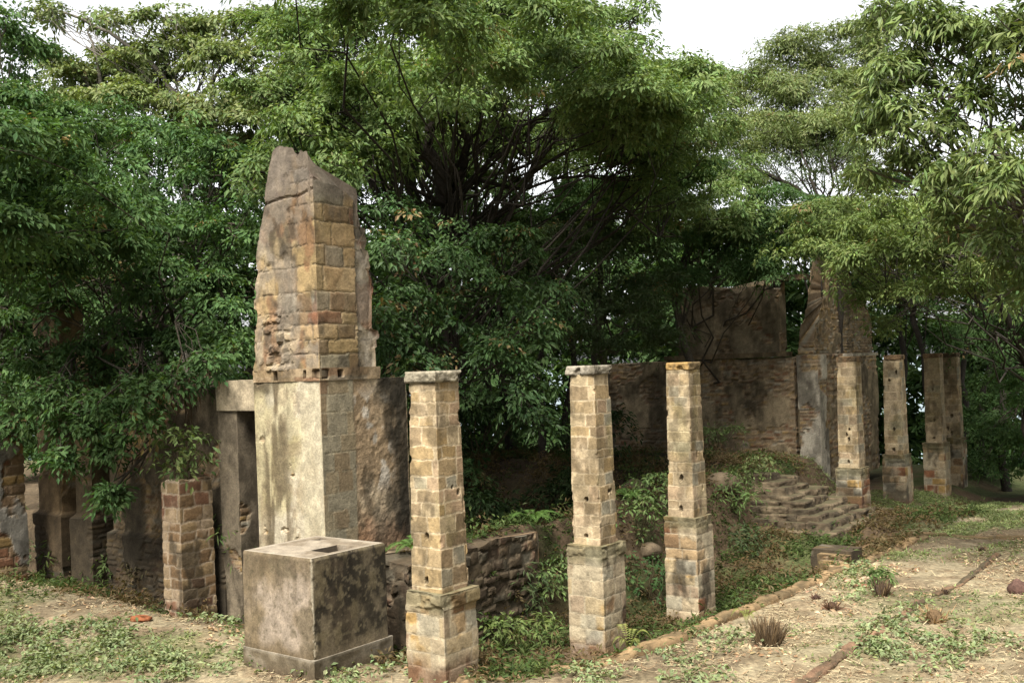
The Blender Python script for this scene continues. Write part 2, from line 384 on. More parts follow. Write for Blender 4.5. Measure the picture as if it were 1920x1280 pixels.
def paint_low(S, Z, fi, u, P):
    x, y, z = P
    # face 0: lawn side, u from the corner along D ; face 3: left-facing, u runs from the back-left end to the corner
    o1, c1, m1, d1 = quoin(S + 3, Z, 5)
    o2, c2, m2, d2 = rub(S, Z, 6)
    n = fbm(S * 1.6, Z * 1.3, 0, 71, 5); n2 = fbm(S * 4.5, Z * 2.2, 5, 73, 4); n3 = fbm(S * 0.9 + 4, Z * 0.8, 5, 75, 4)
    pl = mix((0.52, 0.46, 0.345), (0.42, 0.355, 0.24), sstep(0.4, 0.6, n2))
    pl = mix(pl, (0.60, 0.545, 0.45), sstep(0.52, 0.62, n) * 0.8)
    pl = mix(pl, (0.43, 0.37, 0.17), sstep(0.55, 0.66, n3) * 0.5)
    pl = mix(pl, (0.26, 0.2, 0.13), sstep(0.56, 0.64, fbm(S * 6, Z * 5, 8, 77, 5)) * 0.5)
    # left-facing face
    left = (fi == 3) | (fi == 2)
    e = LW - u                                                     # distance from the corner
    streak = sstep(0.50, 0.60, fbm(e * 5, Z * 0.9, 2, 79, 4)) * sstep(0.62, 0.85, e) * sstep(1.40, 1.25, e)
    L = mix(pl, (0.13, 0.10, 0.06), streak * 0.85)
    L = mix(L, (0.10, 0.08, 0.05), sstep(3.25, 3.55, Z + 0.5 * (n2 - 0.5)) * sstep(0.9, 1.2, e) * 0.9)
    strip = sstep(0.47, 0.44, e)
    lc = mix((0.50, 0.45, 0.32), (0.43, 0.38, 0.27), sstep(0.4, 0.6, n2)); lc = mix(lc, c1 * 1.3, 0.25)
    L = mix(L, lc, strip * 0.8)
    bare = sstep(0.70, 0.75, fbm(e * 2.2, Z * 2.2, 9, 83, 4)) * sstep(0.5, 0.7, e)
    L = mix(L, c2, bare * 0.8)
    offL = 0.012 * (n - 0.5) + bare * (o2 - 0.02)
    # lawn side
    q = sstep(0.68, 0.64, u + 0.05 * (n2 - 0.5))
    R = mix((0.36, 0.265, 0.165), (0.52, 0.42, 0.29), sstep(0.42, 0.58, n))
    R = mix(R, (0.60, 0.55, 0.47), sstep(0.495, 0.545, fbm(u * 3.2, Z * 2.6, 3, 89, 5)) * sstep(1.75, 2.1, Z) * sstep(3.55, 3.2, Z) * sstep(1.6, 1.3, u) * 0.85)
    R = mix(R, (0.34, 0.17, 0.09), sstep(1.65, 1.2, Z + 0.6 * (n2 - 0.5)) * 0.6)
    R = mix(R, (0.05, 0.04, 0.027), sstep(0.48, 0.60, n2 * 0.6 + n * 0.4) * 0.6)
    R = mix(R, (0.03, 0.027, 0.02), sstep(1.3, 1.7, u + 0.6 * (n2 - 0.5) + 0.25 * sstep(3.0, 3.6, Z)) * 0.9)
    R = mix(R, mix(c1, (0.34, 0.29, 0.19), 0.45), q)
    R = mix(R, (0.36, 0.31, 0.2), sstep(0.55, 0.62, n3) * q * 0.4)
    offR = (1 - q) * (0.022 * (fbm(u * 4, Z * 4, 1, 91, 5) - 0.6) + 0.02 * (fbm(u * 14, Z * 14, 1, 93, 3) - 0.5)) + q * o1
    off = np.where(left, offL, offR); col = np.where(left[..., None], L, R)
    return off, col
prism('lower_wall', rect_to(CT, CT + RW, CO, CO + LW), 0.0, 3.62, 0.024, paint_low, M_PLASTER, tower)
def paint_course(S, Z, fi, u, P):
    n = fbm(S * 5, Z * 5, 0, 95, 4)
    col = mix((0.34, 0.25, 0.15), (0.2, 0.135, 0.08), sstep(0.4, 0.6, n)); o1, c1, m1, d1 = ash(S + 1, Z, 9); col = mix(col, c1, 0.5)
    off = 0.03 * (n - 0.4) + 0.012
    e = LW - u
    for (f, uu, w, h, zc) in ((0, 0.10, 0.13, 0.12, 3.715), (0, 0.40, 0.10, 0.10, 3.71), (3, LW - 0.09, 0.13, 0.12, 3.715), (3, LW - 0.33, 0.05, 0.11, 3.71), (3, LW - 0.98, 0.07, 0.12, 3.7)):
        hole = (fi == f) * (1 - sstep(w * 0.42, w * 0.58, abs(u - uu))) * (1 - sstep(h * 0.42, h * 0.58, abs(Z - zc)))
        off = off - 0.2 * hole; col = mix(col, (0.05, 0.035, 0.025), hole * 0.9)
    col = stains(col, P, 97, 0.5, 0.58, 2.5)
    return off, col
prism('string_course', rect_to(CT - 0.004, CT + 1.22, CO - 0.004, CO + LW - 0.02), 3.615, 3.80, 0.02, paint_course, M_STONE, tower, bottom=True)
# the ragged upper part: two wings of the corner, each with its own broken edge
def paint_up(S, Z, fi, u, P):
    o1, c1, m1, d1 = ash(S, Z, 15)
    o2, c2, m2, d2 = rub(S, Z, 16)
    n = fbm(S * 2.0, Z * 1.2, 3, 101, 5); n2 = fbm(S * 6, Z * 5, 3, 103, 4)
    left = (fi == 3) | (fi == 2) | (fi == 1)
    e = np.where(fi == 3, LW - u, 5.0)
    patch = sstep(0.52, 0.60, n) * sstep(0.35, 0.55, e)                    # grey plaster left on the left wing
    gp = mix((0.24, 0.20, 0.15), (0.40, 0.33, 0.23), sstep(0.42, 0.6, n2))
    col = mix(c1, gp, patch * 0.8); off = o1 * (1 - patch) + patch * 0.022
    rr = sstep(0.50, 0.56, fbm(S * 2.6, Z * 2.2, 8, 107, 4)) * sstep(0.5, 0.7, e) * sstep(4.75, 4.5, Z) * sstep(1.3, 1.1, e)
    col = mix(col, mix(c2, (0.56, 0.45, 0.28), 0.55), rr); off = off * (1 - rr) + rr * (o2 * 1.6 + 0.02)
    pale = np.where(fi == 0, sstep(0.78, 0.81, u + 0.05 * (n2 - 0.5)), 0)   # pale render beyond the quoins
    pc = mix((0.50, 0.44, 0.35), (0.33, 0.28, 0.2), sstep(0.45, 0.6, n2)); col = mix(col, pc, pale * 0.85); off = off * (1 - pale) + pale * (0.03 * (n2 - 0.5) - 0.03)
    ck = abs(Z - (6.42 + 0.13 * np.where(fi == 0, -u * 0.3, -e * 0.9) + 0.06 * (fbm(S * 3, S * 0, 0, 127, 3) - 0.5)))
    off = off - 0.03 * (1 - sstep(0.01, 0.03, ck)) * (fi != 2)
    yel = sstep(0.54, 0.6, fbm(P[0] * 1.7, P[1] * 1.7, Z * 1.2, 109, 4)); col = mix(col, (0.40, 0.29, 0.12), yel * 0.35)
    col = mix(col, (0.20, 0.09, 0.05), sstep(0.56, 0.6, fbm(P[0] * 1.9 + 7, P[1] * 1.9, Z * 1.5, 113, 4)) * 0.6)
    keep = col
    col = stains(col, P, 115, 0.78, 0.51, 1.8, (0.075, 0.062, 0.045)); col = mix(col, (0.33, 0.28, 0.22), sstep(0.52, 0.6, fbm(P[0] * 2.7, P[1] * 2.7, Z * 2.1, 119, 4)) * 0.5)
    face0 = mix(c1 * np.array((1.12, 1.1, 0.95)), keep, 0.25); face0 = mix(face0, (0.10, 0.08, 0.055), sstep(0.56, 0.64, fbm(P[0] * 3.1, P[1] * 3.1, Z * 2.3, 129, 5)) * 0.6)
    col = np.where(((fi == 0) & (pale < 0.5))[..., None], face0 * 0.8 + col * 0.2, col); off = np.where((fi == 0) & (pale < 0.5), o1 * 1.1, off); col = mix(col, col * 0.55, m1 * 0.8 * (1 - patch))
    top = sstep(6.25, 6.45, Z)
    col = mix(col, (0.23, 0.19, 0.155), top * 0.65)
    return off, col
def edge_steps(z, lo, seed):
    zz = z + 0.12 * np.sin(z * 5.3 + seed); k = np.floor(zz / 0.21)
    return lo * (_hash(k, k * 0, k * 0, seed) - 0.5) * (0.5 + _hash(k, k * 0, k * 0 + 1, seed)) + 0.05 * (fbm(z * 9, z * 0, seed, 5, 3) - 0.5)
def upper(name):
    # plan shrinks with height by moving the outer ends, done on a fine grid
    z0, z1, r = 3.79, 7.12, 0.026
    zs = np.arange(z0, z1 + r, r)
    n0, n1_, n2_, n3_ = 46, 16, 46, 58
    V, Cc = [], []
    def llen(z): return np.interp(z, [3.85, 4.85, 5.45, 5.7, 6.1, 6.47, 6.78, 7.1], [1.47, 1.39, 1.31, 1.25, 1.15, 1.06, 0.97, 0.86])
    def rlen(z): return np.interp(z, [3.85, 4.6, 5.15, 5.2, 5.45, 5.9, 6.5, 7.1], [1.12, 1.10, 1.17, 1.12, 1.02, 0.92, 0.88, 0.85])
    rows = []
    for z in zs:
        ll = llen(z) + edge_steps(np.array(z), 0.07, 5); rl = rlen(z) + edge_steps(np.array(z + 0.05), 0.16, 8) * (1 if z > 4.1 else 0.2)
        rows.append((float(ll), float(rl)))
    plan = []
    for z, (ll, rl) in zip(zs, rows):
        th = 0.8
        f0 = [(CT + rl * k / n0, CO, 0, rl * k / n0) for k in range(n0)]
        f1 = [(CT + rl, CO + th * k / n1_, 1, th * k / n1_) for k in range(n1_)]
        f2 = [(CT + rl + (0 - rl) * k / n2_, CO + th + (ll - th) * k / n2_, 2, k / n2_) for k in range(n2_)]
        f3 = [(CT, CO + ll * (1 - k / n3_), 3, LW - ll * (1 - k / n3_)) for k in range(n3_)]
        plan.append(f0 + f1 + f2 + f3)
    A = np.array(plan); m = A.shape[1]
    T, O, FI, U = A[..., 0], A[..., 1], A[..., 2].astype(int), A[..., 3]
    # top outline, by position along each wing: highest at the outer left, lower over the corner and right
    e = np.where(FI[0] == 3, LW - U[0], np.where(FI[0] == 0, -U[0], np.where(FI[0] == 1, -0.6, 0.0)))
    e = np.where(FI[0] == 2, np.interp(U[0], [0, 1], [-0.6, 1.05]), e)
    ztop = np.interp(e, [-1.2, -1.0, -0.85, -0.5, -0.1, 0.0, 0.10, 0.17, 0.45, 0.55, 0.7, 1.2, 1.45, 1.5], [6.25, 6.36, 6.46, 6.52, 6.6, 6.62, 6.66, 6.98, 7.02, 6.92, 7.08, 7.16, 7.12, 7.05])
    ztop = ztop + 0.10 * (fbm(e * 6, e * 0, 0, 121, 3) - 0.5)
    K = np.linspace(0, 1, len(zs))[:, None]
    Z = z0 + K * (ztop[None] - z0)
    # take plan at the true height
    LLv = llen(Z) + edge_steps(Z, 0.07, 5); RLv = rlen(Z) + edge_steps(Z + 0.05, 0.16, 8) * np.where(Z > 4.1, 1, 0.2)
    k0 = U / np.maximum(1e-6, np.where(FI == 0, A[..., 3].max(1, keepdims=True) * 0 + np.array([r_[1] for r_ in rows])[:, None], 1))
    T = np.where(FI == 0, CT + RLv * k0, T); U = np.where(FI == 0, RLv * k0, U)
    T = np.where(FI == 1, CT + RLv, T)
    k2 = np.where(FI == 2, U, 0); T = np.where(FI == 2, CT + RLv * (1 - k2), T); O = np.where(FI == 2, CO + 0.8 + (LLv - 0.8) * k2, O)
    k3 = np.where(FI == 3, (O - CO) / np.array([r_[0] for r_ in rows])[:, None], 0)
    O = np.where(FI == 3, CO + LLv * k3, O); U = np.where(FI == 3, LW - LLv * k3, U)
    xy = P1[None, None] + D[None, None] * T[..., None] - N[None, None] * O[..., None]
    S = np.where(FI == 0, U + 2, np.where(FI == 3, U + 2 - LW, U + 5))
    off, col = paint_up(S, Z, FI, U, (xy[..., 0], xy[..., 1], Z))
    col = col * (0.72 + 0.56 * fbm(xy[..., 0] * 13, xy[..., 1] * 13, Z * 13, 303, 4))[..., None]
    nrm = np.where((FI == 0)[..., None], N, np.where((FI == 3)[..., None], -D, np.where((FI == 1)[..., None], D, -N)))
    xy = xy + nrm * off[..., None]
    V = np.concatenate([xy, Z[..., None]], -1).reshape(-1, 3); col = col.reshape(-1, 3)
    nz = len(zs) - 1; i0 = np.arange(m); i1 = (i0 + 1) % m
    q = np.concatenate([np.stack([r * m + i0, r * m + i1, (r + 1) * m + i1, (r + 1) * m + i0], 1) for r in range(nz)])
    faces = [list(map(int, f)) for f in q]; faces.append([int(nz * m + i) for i in range(m)])
    mesh_np(name, V, faces, M_STONE, col, tower, smooth=False)
upper('upper_wall')

# ------------------------------------------------------------------ concrete block in front of the tower
cb = np.array((-2.52, 12.3))
def box_to(a0, a1, b0, b1):     # a along D, b back-left, both from the front corner
    return [cb + D * a0 - N * b0, cb + D * a1 - N * b0, cb + D * a1 - N * b1, cb + D * a0 - N * b1]
blk = empty('concrete_block', (cb[0], cb[1], 0), 'big cube of stained grey concrete with holes in its top', 'concrete block')
BL, BD = 1.28, 1.32
def paint_blk(S, Z, fi, u, P):
    n = fbm(S * 2.2, Z * 1.2, 1, 131, 5); n2 = fbm(S * 7, Z * 4, 2, 133, 4); n3 = fbm(S * 3.1 + 9, Z * 3.0, 2, 135, 5)
    L = mix((0.36, 0.285, 0.20), (0.24, 0.185, 0.115), sstep(0.42, 0.58, n))
    L = mix(L, (0.49, 0.41, 0.33), sstep(0.50, 0.62, fbm(S * 1.1, Z * 1.4 + 3, 5, 137, 4)) * 0.75)
    L = mix(L, (0.16, 0.12, 0.07), sstep(1.02, 1.45, Z + 0.4 * (n2 - 0.5)) * 0.7)
    L = mix(L, (0.17, 0.14, 0.09), sstep(0.56, 0.63, n3) * 0.55)
    st_ = fbm(S * 8, Z * 0.9, 4, 149, 4); L = mix(L, (0.15, 0.115, 0.07), sstep(0.52, 0.64, st_) * sstep(0.3, 1.3, Z) * 0.5)
    sp_ = fbm(S * 22, Z * 22, 4, 151, 3); L = mix(L, (0.12, 0.10, 0.06), sstep(0.62, 0.7, sp_) * 0.5)
    L = mix(L, (0.16, 0.115, 0.065), sstep(0.42, 0.26, Z + 0.15 * (n2 - 0.5)) * 0.5)
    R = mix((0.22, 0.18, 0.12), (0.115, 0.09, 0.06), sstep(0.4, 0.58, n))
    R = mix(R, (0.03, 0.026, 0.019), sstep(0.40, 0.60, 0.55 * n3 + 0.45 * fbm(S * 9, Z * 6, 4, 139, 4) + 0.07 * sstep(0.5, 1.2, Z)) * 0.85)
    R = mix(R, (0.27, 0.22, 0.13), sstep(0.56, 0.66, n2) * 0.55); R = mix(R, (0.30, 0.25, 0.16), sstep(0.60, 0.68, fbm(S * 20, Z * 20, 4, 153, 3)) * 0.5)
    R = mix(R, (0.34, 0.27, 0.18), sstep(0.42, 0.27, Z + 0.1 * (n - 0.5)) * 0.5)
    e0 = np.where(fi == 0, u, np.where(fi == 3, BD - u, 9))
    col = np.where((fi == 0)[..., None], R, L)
    col = mix(col, (0.55, 0.49, 0.37), sstep(0.035, 0.01, e0) * 0.75)
    off = 0.014 * (n - 0.5) + 0.008 * (n2 - 0.5)
    d = np.minimum(e0, 9); off = off - 0.010 * sstep(0.03, 0.0, d) - 0.05 * sstep(0.07, 0.0, d) * sstep(0.52, 0.62, fbm(P[0] * 5, P[1] * 5, Z * 5, 147, 4))
    off = off * sstep(1.47, 1.44, Z) - 0.018 * sstep(1.44, 1.47, Z)
    off = off - 0.03 * sstep(0.03, 0.0, np.where(fi == 3, u, 9)) * sstep(1.2, 1.47, Z)
    return off, col
prism('body', box_to(0, BL, 0, BD), 0.235, 1.47, 0.016, paint_blk, M_CONC, blk, cap=False, smooth=True)
def paint_base(S, Z, fi, u, P):
    n = fbm(S * 3, Z * 3, 1, 141, 5)
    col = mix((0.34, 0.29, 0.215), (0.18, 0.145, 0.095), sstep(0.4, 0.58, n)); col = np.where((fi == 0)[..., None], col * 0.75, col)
    col = mix(col, (0.46, 0.41, 0.33), sstep(0.205, 0.225, Z) * 0.6)
    col = mix(col, (0.13, 0.095, 0.06), sstep(0.14, 0.0, Z + 0.1 * (n - 0.5)) * 0.6)
    return 0.012 * (n - 0.5), col
prism('base', box_to(-0.014, BL + 0.07, -0.014, BD + 0.02), -0.4, 0.235, 0.02, paint_base, M_CONC, blk, cap_col=(0.46, 0.42, 0.33))
A_, B_ = np.meshgrid(np.linspace(0, BL, 74), np.linspace(0, BD, 76))
h = 0.010 * (fbm(A_ * 4, B_ * 4, 0, 143, 4) - 0.5)
edge = np.minimum(np.minimum(A_, BL - A_), np.minimum(B_, BD - B_))
h = h * sstep(0, 0.05, edge)
def rhole(a0, a1, b0, b1, w=0.012):
    return sstep(a0 - w, a0 + w, A_) * sstep(a1 + w, a1 - w, A_) * sstep(b0 - w, b0 + w, B_) * sstep(b1 + w, b1 - w, B_)
hole = np.maximum(rhole(0.42, 0.86, 0.14, 0.44), rhole(1.02, 1.16, 0.98, 1.12))
h = h - 0.32 * hole
n = fbm(A_ * 3, B_ * 3, 2, 145, 5)
tcx = mix((0.42, 0.36, 0.28), (0.27, 0.22, 0.16), sstep(0.42, 0.58, n)); tcx = mix(tcx, (0.52, 0.46, 0.37), sstep(0.10, 0.02, edge) * 0.6)
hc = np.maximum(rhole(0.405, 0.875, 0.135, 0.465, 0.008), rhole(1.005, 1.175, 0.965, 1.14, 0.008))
tcx = mix(tcx, (0.04, 0.03, 0.02), hc)  # shade inside the holes put into the colour, reaching just past their rims
ins = 0.018
A2 = ins + A_ * (BL - 2 * ins) / BL; B2 = ins + B_ * (BD - 2 * ins) / BD
xy = cb[None, None] + D * A2[..., None] - N * B2[..., None]
V = np.concatenate([xy, (1.47 + h)[..., None]], -1).reshape(-1, 3)
ii = np.arange(A_.size).reshape(A_.shape)
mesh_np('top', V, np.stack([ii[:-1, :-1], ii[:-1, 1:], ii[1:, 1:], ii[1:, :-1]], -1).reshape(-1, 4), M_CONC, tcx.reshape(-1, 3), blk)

# ------------------------------------------------------------------ generic old walls
def old_wall_paint(seed, base=(0.33, 0.26, 0.17), brick=None, bare=0.5, dark=0.6, thr=0.5, bs=((0.07, 0.1), (0.18, 0.3)), tone=1.0, plinth=None, rough_=False, rough2=False):
    rng = random.Random(seed)
    ms = Masonry(rng, -1, 8, 30, bs[0], bs[1], brick or [(TAN, 2), (BROWN, 3), (OCHRE, 1.5), (RED, 1), (GREYST, 1)], (0.36, 0.28, 0.19), jw=0.035 if rough_ else 0.03 if rough2 else 0.018, prot=0.07 if rough_ else 0.04 if rough2 else 0.015, warp=0.04 if rough_ else 0.012)
    def paint(S, Z, fi, u, P):
        o1, c1, m1, d1 = ms(S, Z, seed)
        n = fbm(S * 1.4, Z * 1.4, 3, seed, 5); n2 = fbm(S * 4.5, Z * 2.5, 7, seed + 3, 4)
        col = mix(np.array(base), np.array(base) * 0.6, sstep(0.4, 0.6, n2)); col = mix(col, np.array(base) * 1.4, sstep(0.54, 0.64, fbm(S * 2, Z * 1.2, 1, seed + 8, 4)) * 0.6)
        b = sstep(bare, bare + 0.05, n)
        col = mix(col, c1, b * 0.9); off = b * (o1 - 0.02) + (1 - b) * 0.02 * (n2 - 0.5)
        col = stains(col, P, seed + 5, dark, thr, 1.3)
        if plinth is not None:
            k = sstep(plinth + 0.03, plinth - 0.03, Z); off = off + 0.09 * k; col = mix(col, (0.045, 0.037, 0.026), k * 0.7)
        return off, col * tone
    return paint
def ragged(z, amp, seed, sc=2.0):
    def f(S, fi, U):
        # same outline front and back
        return z + amp * (fbm(S * sc, S * 0, 0, seed, 4) - 0.5) * 2
    return f

# lintel and jamb beside the tower
lin = empty('stone_lintel', (*to_xy(CT + 0.3, CO + LW + 0.5), 3.2), 'heavy weathered stone lintel over the dark doorway beside the tower', 'lintel')
prism('beam', rect_to(CT + 0.02, CT + 0.55, CO + LW - 0.03, CO + LW + 0.98), 3.18, 3.66, 0.025, old_wall_paint(151, (0.36, 0.30, 0.21), bare=0.62, dark=0.6), M_PLASTER, lin, bottom=True)
jam = empty('door_jamb', (*to_xy(CT + 0.4, CO + LW + 0.8), 0.2), 'pale plastered jamb under the lintel with a narrow dark door opening', 'door jamb')
prism('post', rect_to(CT + 0.06, CT + 0.75, CO + LW + 0.52, CO + LW + 1.0), -1.0, 3.178, 0.03, old_wall_paint(157, (0.25, 0.205, 0.145), bare=0.62, dark=0.7, thr=0.47, tone=0.85), M_PLASTER, jam)
prism('inner_post', rect_to(CT + 0.76, CT + 1.1, CO + LW + 0.42, CO + LW + 0.80), -1.0, 3.17, 0.04, old_wall_paint(159, (0.16, 0.11, 0.07), bare=0.66, dark=0.6, thr=0.5), M_PLASTER, jam)
# long dark wall under the trees
lw = empty('ruined_wall', (*to_xy(CT + 0.5, CO + LW + 3.5), 0.3), 'long dark plastered wall under the trees behind the broken pillar', 'wall')
o0 = CO + LW + 1.02
prism('wall_face', rect_to(CT + 0.12, CT + 0.6, o0, o0 + 3.3), -1.0, 3.55, 0.045, old_wall_paint(163, (0.18, 0.145, 0.10), bare=0.47, dark=0.7, thr=0.50, plinth=1.0, rough2=True), M_PLASTER, lw, top_fn=ragged(3.6, 0.25, 165))
prism('pilaster', rect_to(CT - 0.05, CT + 0.5, o0 + 3.6, o0 + 4.15), 0.0, 4.4, 0.045, old_wall_paint(167, (0.25, 0.18, 0.10), bare=0.6, dark=0.6, thr=0.5, plinth=1.25), M_PLASTER, lw, top_fn=ragged(4.4, 0.1, 168))
prism('pilaster', rect_to(CT - 0.05, CT + 0.5, o0 + 4.65, o0 + 5.5), 0.0, 5.2, 0.045, old_wall_paint(169, (0.30, 0.21, 0.12), bare=0.6, dark=0.6, thr=0.5, plinth=1.25), M_PLASTER, lw, top_fn=ragged(5.2, 0.2, 170))
prism('niche_back', rect_to(CT + 0.75, CT + 0.95, o0 + 3.3, o0 + 5.2), 0.0, 3.9, 0.08, old_wall_paint(171, (0.12, 0.085, 0.055), bare=0.6, dark=0.6, thr=0.48, plinth=1.25), M_PLASTER, lw, top_fn=ragged(3.9, 0.2, 172))
# pillar at the edge of the picture
ep = at(-10, 900, 18.8); er = empty('brick_pier', (ep[0], ep[1], 0.4), 'wide brick pier with grey plaster top at the end of the dark wall', 'pier')
mpr = old_wall_paint(175, (0.34, 0.32, 0.28), [(RED, 2), (BROWN, 2), (TAN, 1.5), (OCHRE, 1)], bare=0.45, dark=0.6, thr=0.5, bs=((0.15, 0.22), (0.25, 0.45)))
prism('shaft', sq(ep, 0.95, l=0.7), 0.1, 3.35, 0.03, mpr, M_STONE, er, top_fn=ragged(3.35, 0.08, 177))
# broken pillar stump
sp = at(343, 1120, 15.7)[:2] + D * 0.31 - N * 0.25; sz = float(terrain(*sp))
st = empty('broken_pillar', (sp[0], sp[1], sz), 'short broken pillar of reddish stone with a shrub growing on top', 'pillar')
def paint_st():
    rng = random.Random(181)
    ms = Masonry(rng, -0.5, 4, 3, (0.14, 0.24), (0.2, 0.42), [((0.22, 0.12, 0.075), 1.6), (BROWN, 2.4), ((0.33, 0.235, 0.13), 1.6), ((0.36, 0.27, 0.17), 2.2)], (0.46, 0.37, 0.27), jw=0.022, prot=0.007, warp=0.022)
    def paint(S, Z, fi, u, P):
        off, col, m, d = ms(S, Z, 183)
        pl = sstep(0.52, 0.6, fbm(P[0] * 2.5, P[1] * 2.5, Z * 2, 185, 4)); col = mix(col, (0.47, 0.36, 0.25), pl * 0.6)
        col = stains(col, P, 187, 0.75, 0.52, 2.0)
        return off, col
    return paint
prism('shaft', sq(sp, 0.5, l=0.62), sz - 0.3, sz + 2.28, 0.02, paint_st(), M_STONE, st, taper=0.97, top_fn=ragged(sz + 2.24, 0.07, 189, 4))

# the ruin at the back
QT, QO = 18.2, CO + 0.02 + CT * 0
Q = np.array((8.18, 29.3)); qt, qo = to_to(*Q)
bw = empty('ruined_wall', (Q[0], Q[1], 0.9), 'two storey plastered back wall in deep shade beyond the pit', 'wall')
prism('lower_wall', rect_to(qt, qt + 0.6, qo + 0.02, qo + 6.4), 0.2, 3.75, 0.06, old_wall_paint(191, (0.35, 0.275, 0.175), bare=0.43, dark=0.65, thr=0.51, rough2=True, tone=1.1), M_PLASTER, bw, top_fn=ragged(3.72, 0.06, 193))
prism('ledge', rect_to(qt - 0.1, qt + 0.5, qo + 0.25, qo + 4.2), 3.76, 3.9, 0.06, old_wall_paint(195, (0.27, 0.2, 0.12), bare=0.6, dark=0.6), M_PLASTER, bw)
prism('upper_wall', rect_to(qt + 0.05, qt + 0.5, qo + 0.42, qo + 3.75), 3.9, 5.95, 0.06, old_wall_paint(197, (0.29, 0.235, 0.155), bare=0.50, dark=0.65, thr=0.49, rough2=True, tone=1.0), M_PLASTER, bw, top_fn=ragged(5.9, 0.3, 199, 1.2))
prism('lintel', rect_to(qt + 0.1, qt + 0.45, qo - 0.35, qo + 0.8), 5.97, 6.12, 0.08, old_wall_paint(198, (0.2, 0.15, 0.1), bare=0.7), M_PLASTER, bw, bottom=True)
fw = empty('ruined_wall', (*to_xy(qt + 1.5, qo), 0.9), 'broken sloping stone gable with pale pilaster behind the far pillars', 'wall')
prism('lower_wall', rect_to(qt + 0.05, qt + 5.6, qo - 0.6, qo - 0.02), 0.0, 3.8, 0.06, old_wall_paint(201, (0.33, 0.26, 0.16), bare=0.40, dark=0.6, thr=0.52, rough2=True), M_STONE, fw)
def gable(S, fi, U):
    L = 5.3
    e = np.where(fi == 0, U, np.where(fi == 1, L, np.where(fi == 2, L - U, 0)))
    return np.interp(e, [0, 0.3, 1.0, 1.6, 2.2, 3.2, 3.6, 4.4, 5.3], [4.1, 4.6, 5.7, 6.9, 7.0, 6.4, 5.6, 5.5, 4.7]) + 0.5 * (fbm(e * 4, e * 0, 0, 203, 3) - 0.5) + 0.22 * (_hash(np.floor(e / 0.18), e * 0, e * 0, 7) - 0.5)
prism('gable', rect_to(qt + 0.1, qt + 5.4, qo - 0.55, qo - 0.05), 3.81, 7.0, 0.05, old_wall_paint(205, (0.36, 0.28, 0.17), [(TAN, 2), (OCHRE, 2), (BROWN, 2), (GREYST, 2)], bare=0.30, dark=0.6, thr=0.52, rough2=True, tone=0.75), M_STONE, fw, top_fn=gable)
prism('pilaster', rect_to(qt - 0.12, qt + 0.5, qo - 0.75, qo - 0.1), 0.0, 3.78, 0.05, old_wall_paint(207, (0.50, 0.45, 0.36), bare=0.62, dark=0.6, thr=0.52), M_PLASTER, fw)
prism('pilaster', rect_to(qt + 1.9, qt + 2.5, qo - 0.8, qo - 0.61), 0.0, 3.78, 0.05, old_wall_paint(209, (0.36, 0.28, 0.18), bare=0.5, dark=0.6, thr=0.5), M_PLASTER, fw)
# a slab left lying on the pillar by the steps
sb = empty('stone_slab', (*to_xy(15.1, 0.0), 3.7), 'thin pale slab lying on top of the pillar beside the steps', 'slab')
prism('slab', rect_to(14.7, 16.6, -0.12, 0.12), 3.705, 3.77, 0.04, old_wall_paint(211, (0.42, 0.38, 0.3), bare=0.8, dark=0.5), M_STONE, sb, bottom=True)

# rubble wall along the platform edge
rw = empty('rubble_wall', (*to_xy(2.5, 1.7), -0.3), 'low rubble retaining wall in the pit between the first two pillars', 'wall')
prism('rubble', rect_to(0.98, 4.1, 1.45, 2.0), -0.6, 1.12, 0.03, old_wall_paint(213, (0.2, 0.15, 0.10), [(BROWN, 3), ((0.16, 0.085, 0.055), 2), ((0.22, 0.2, 0.15), 1.5), (TAN, 0.6)], bare=0.3, dark=0.85, thr=0.44, bs=((0.1, 0.22), (0.14, 0.36)), rough_=True), M_STONE, rw, top_fn=ragged(1.1, 0.14, 215, 1.4))

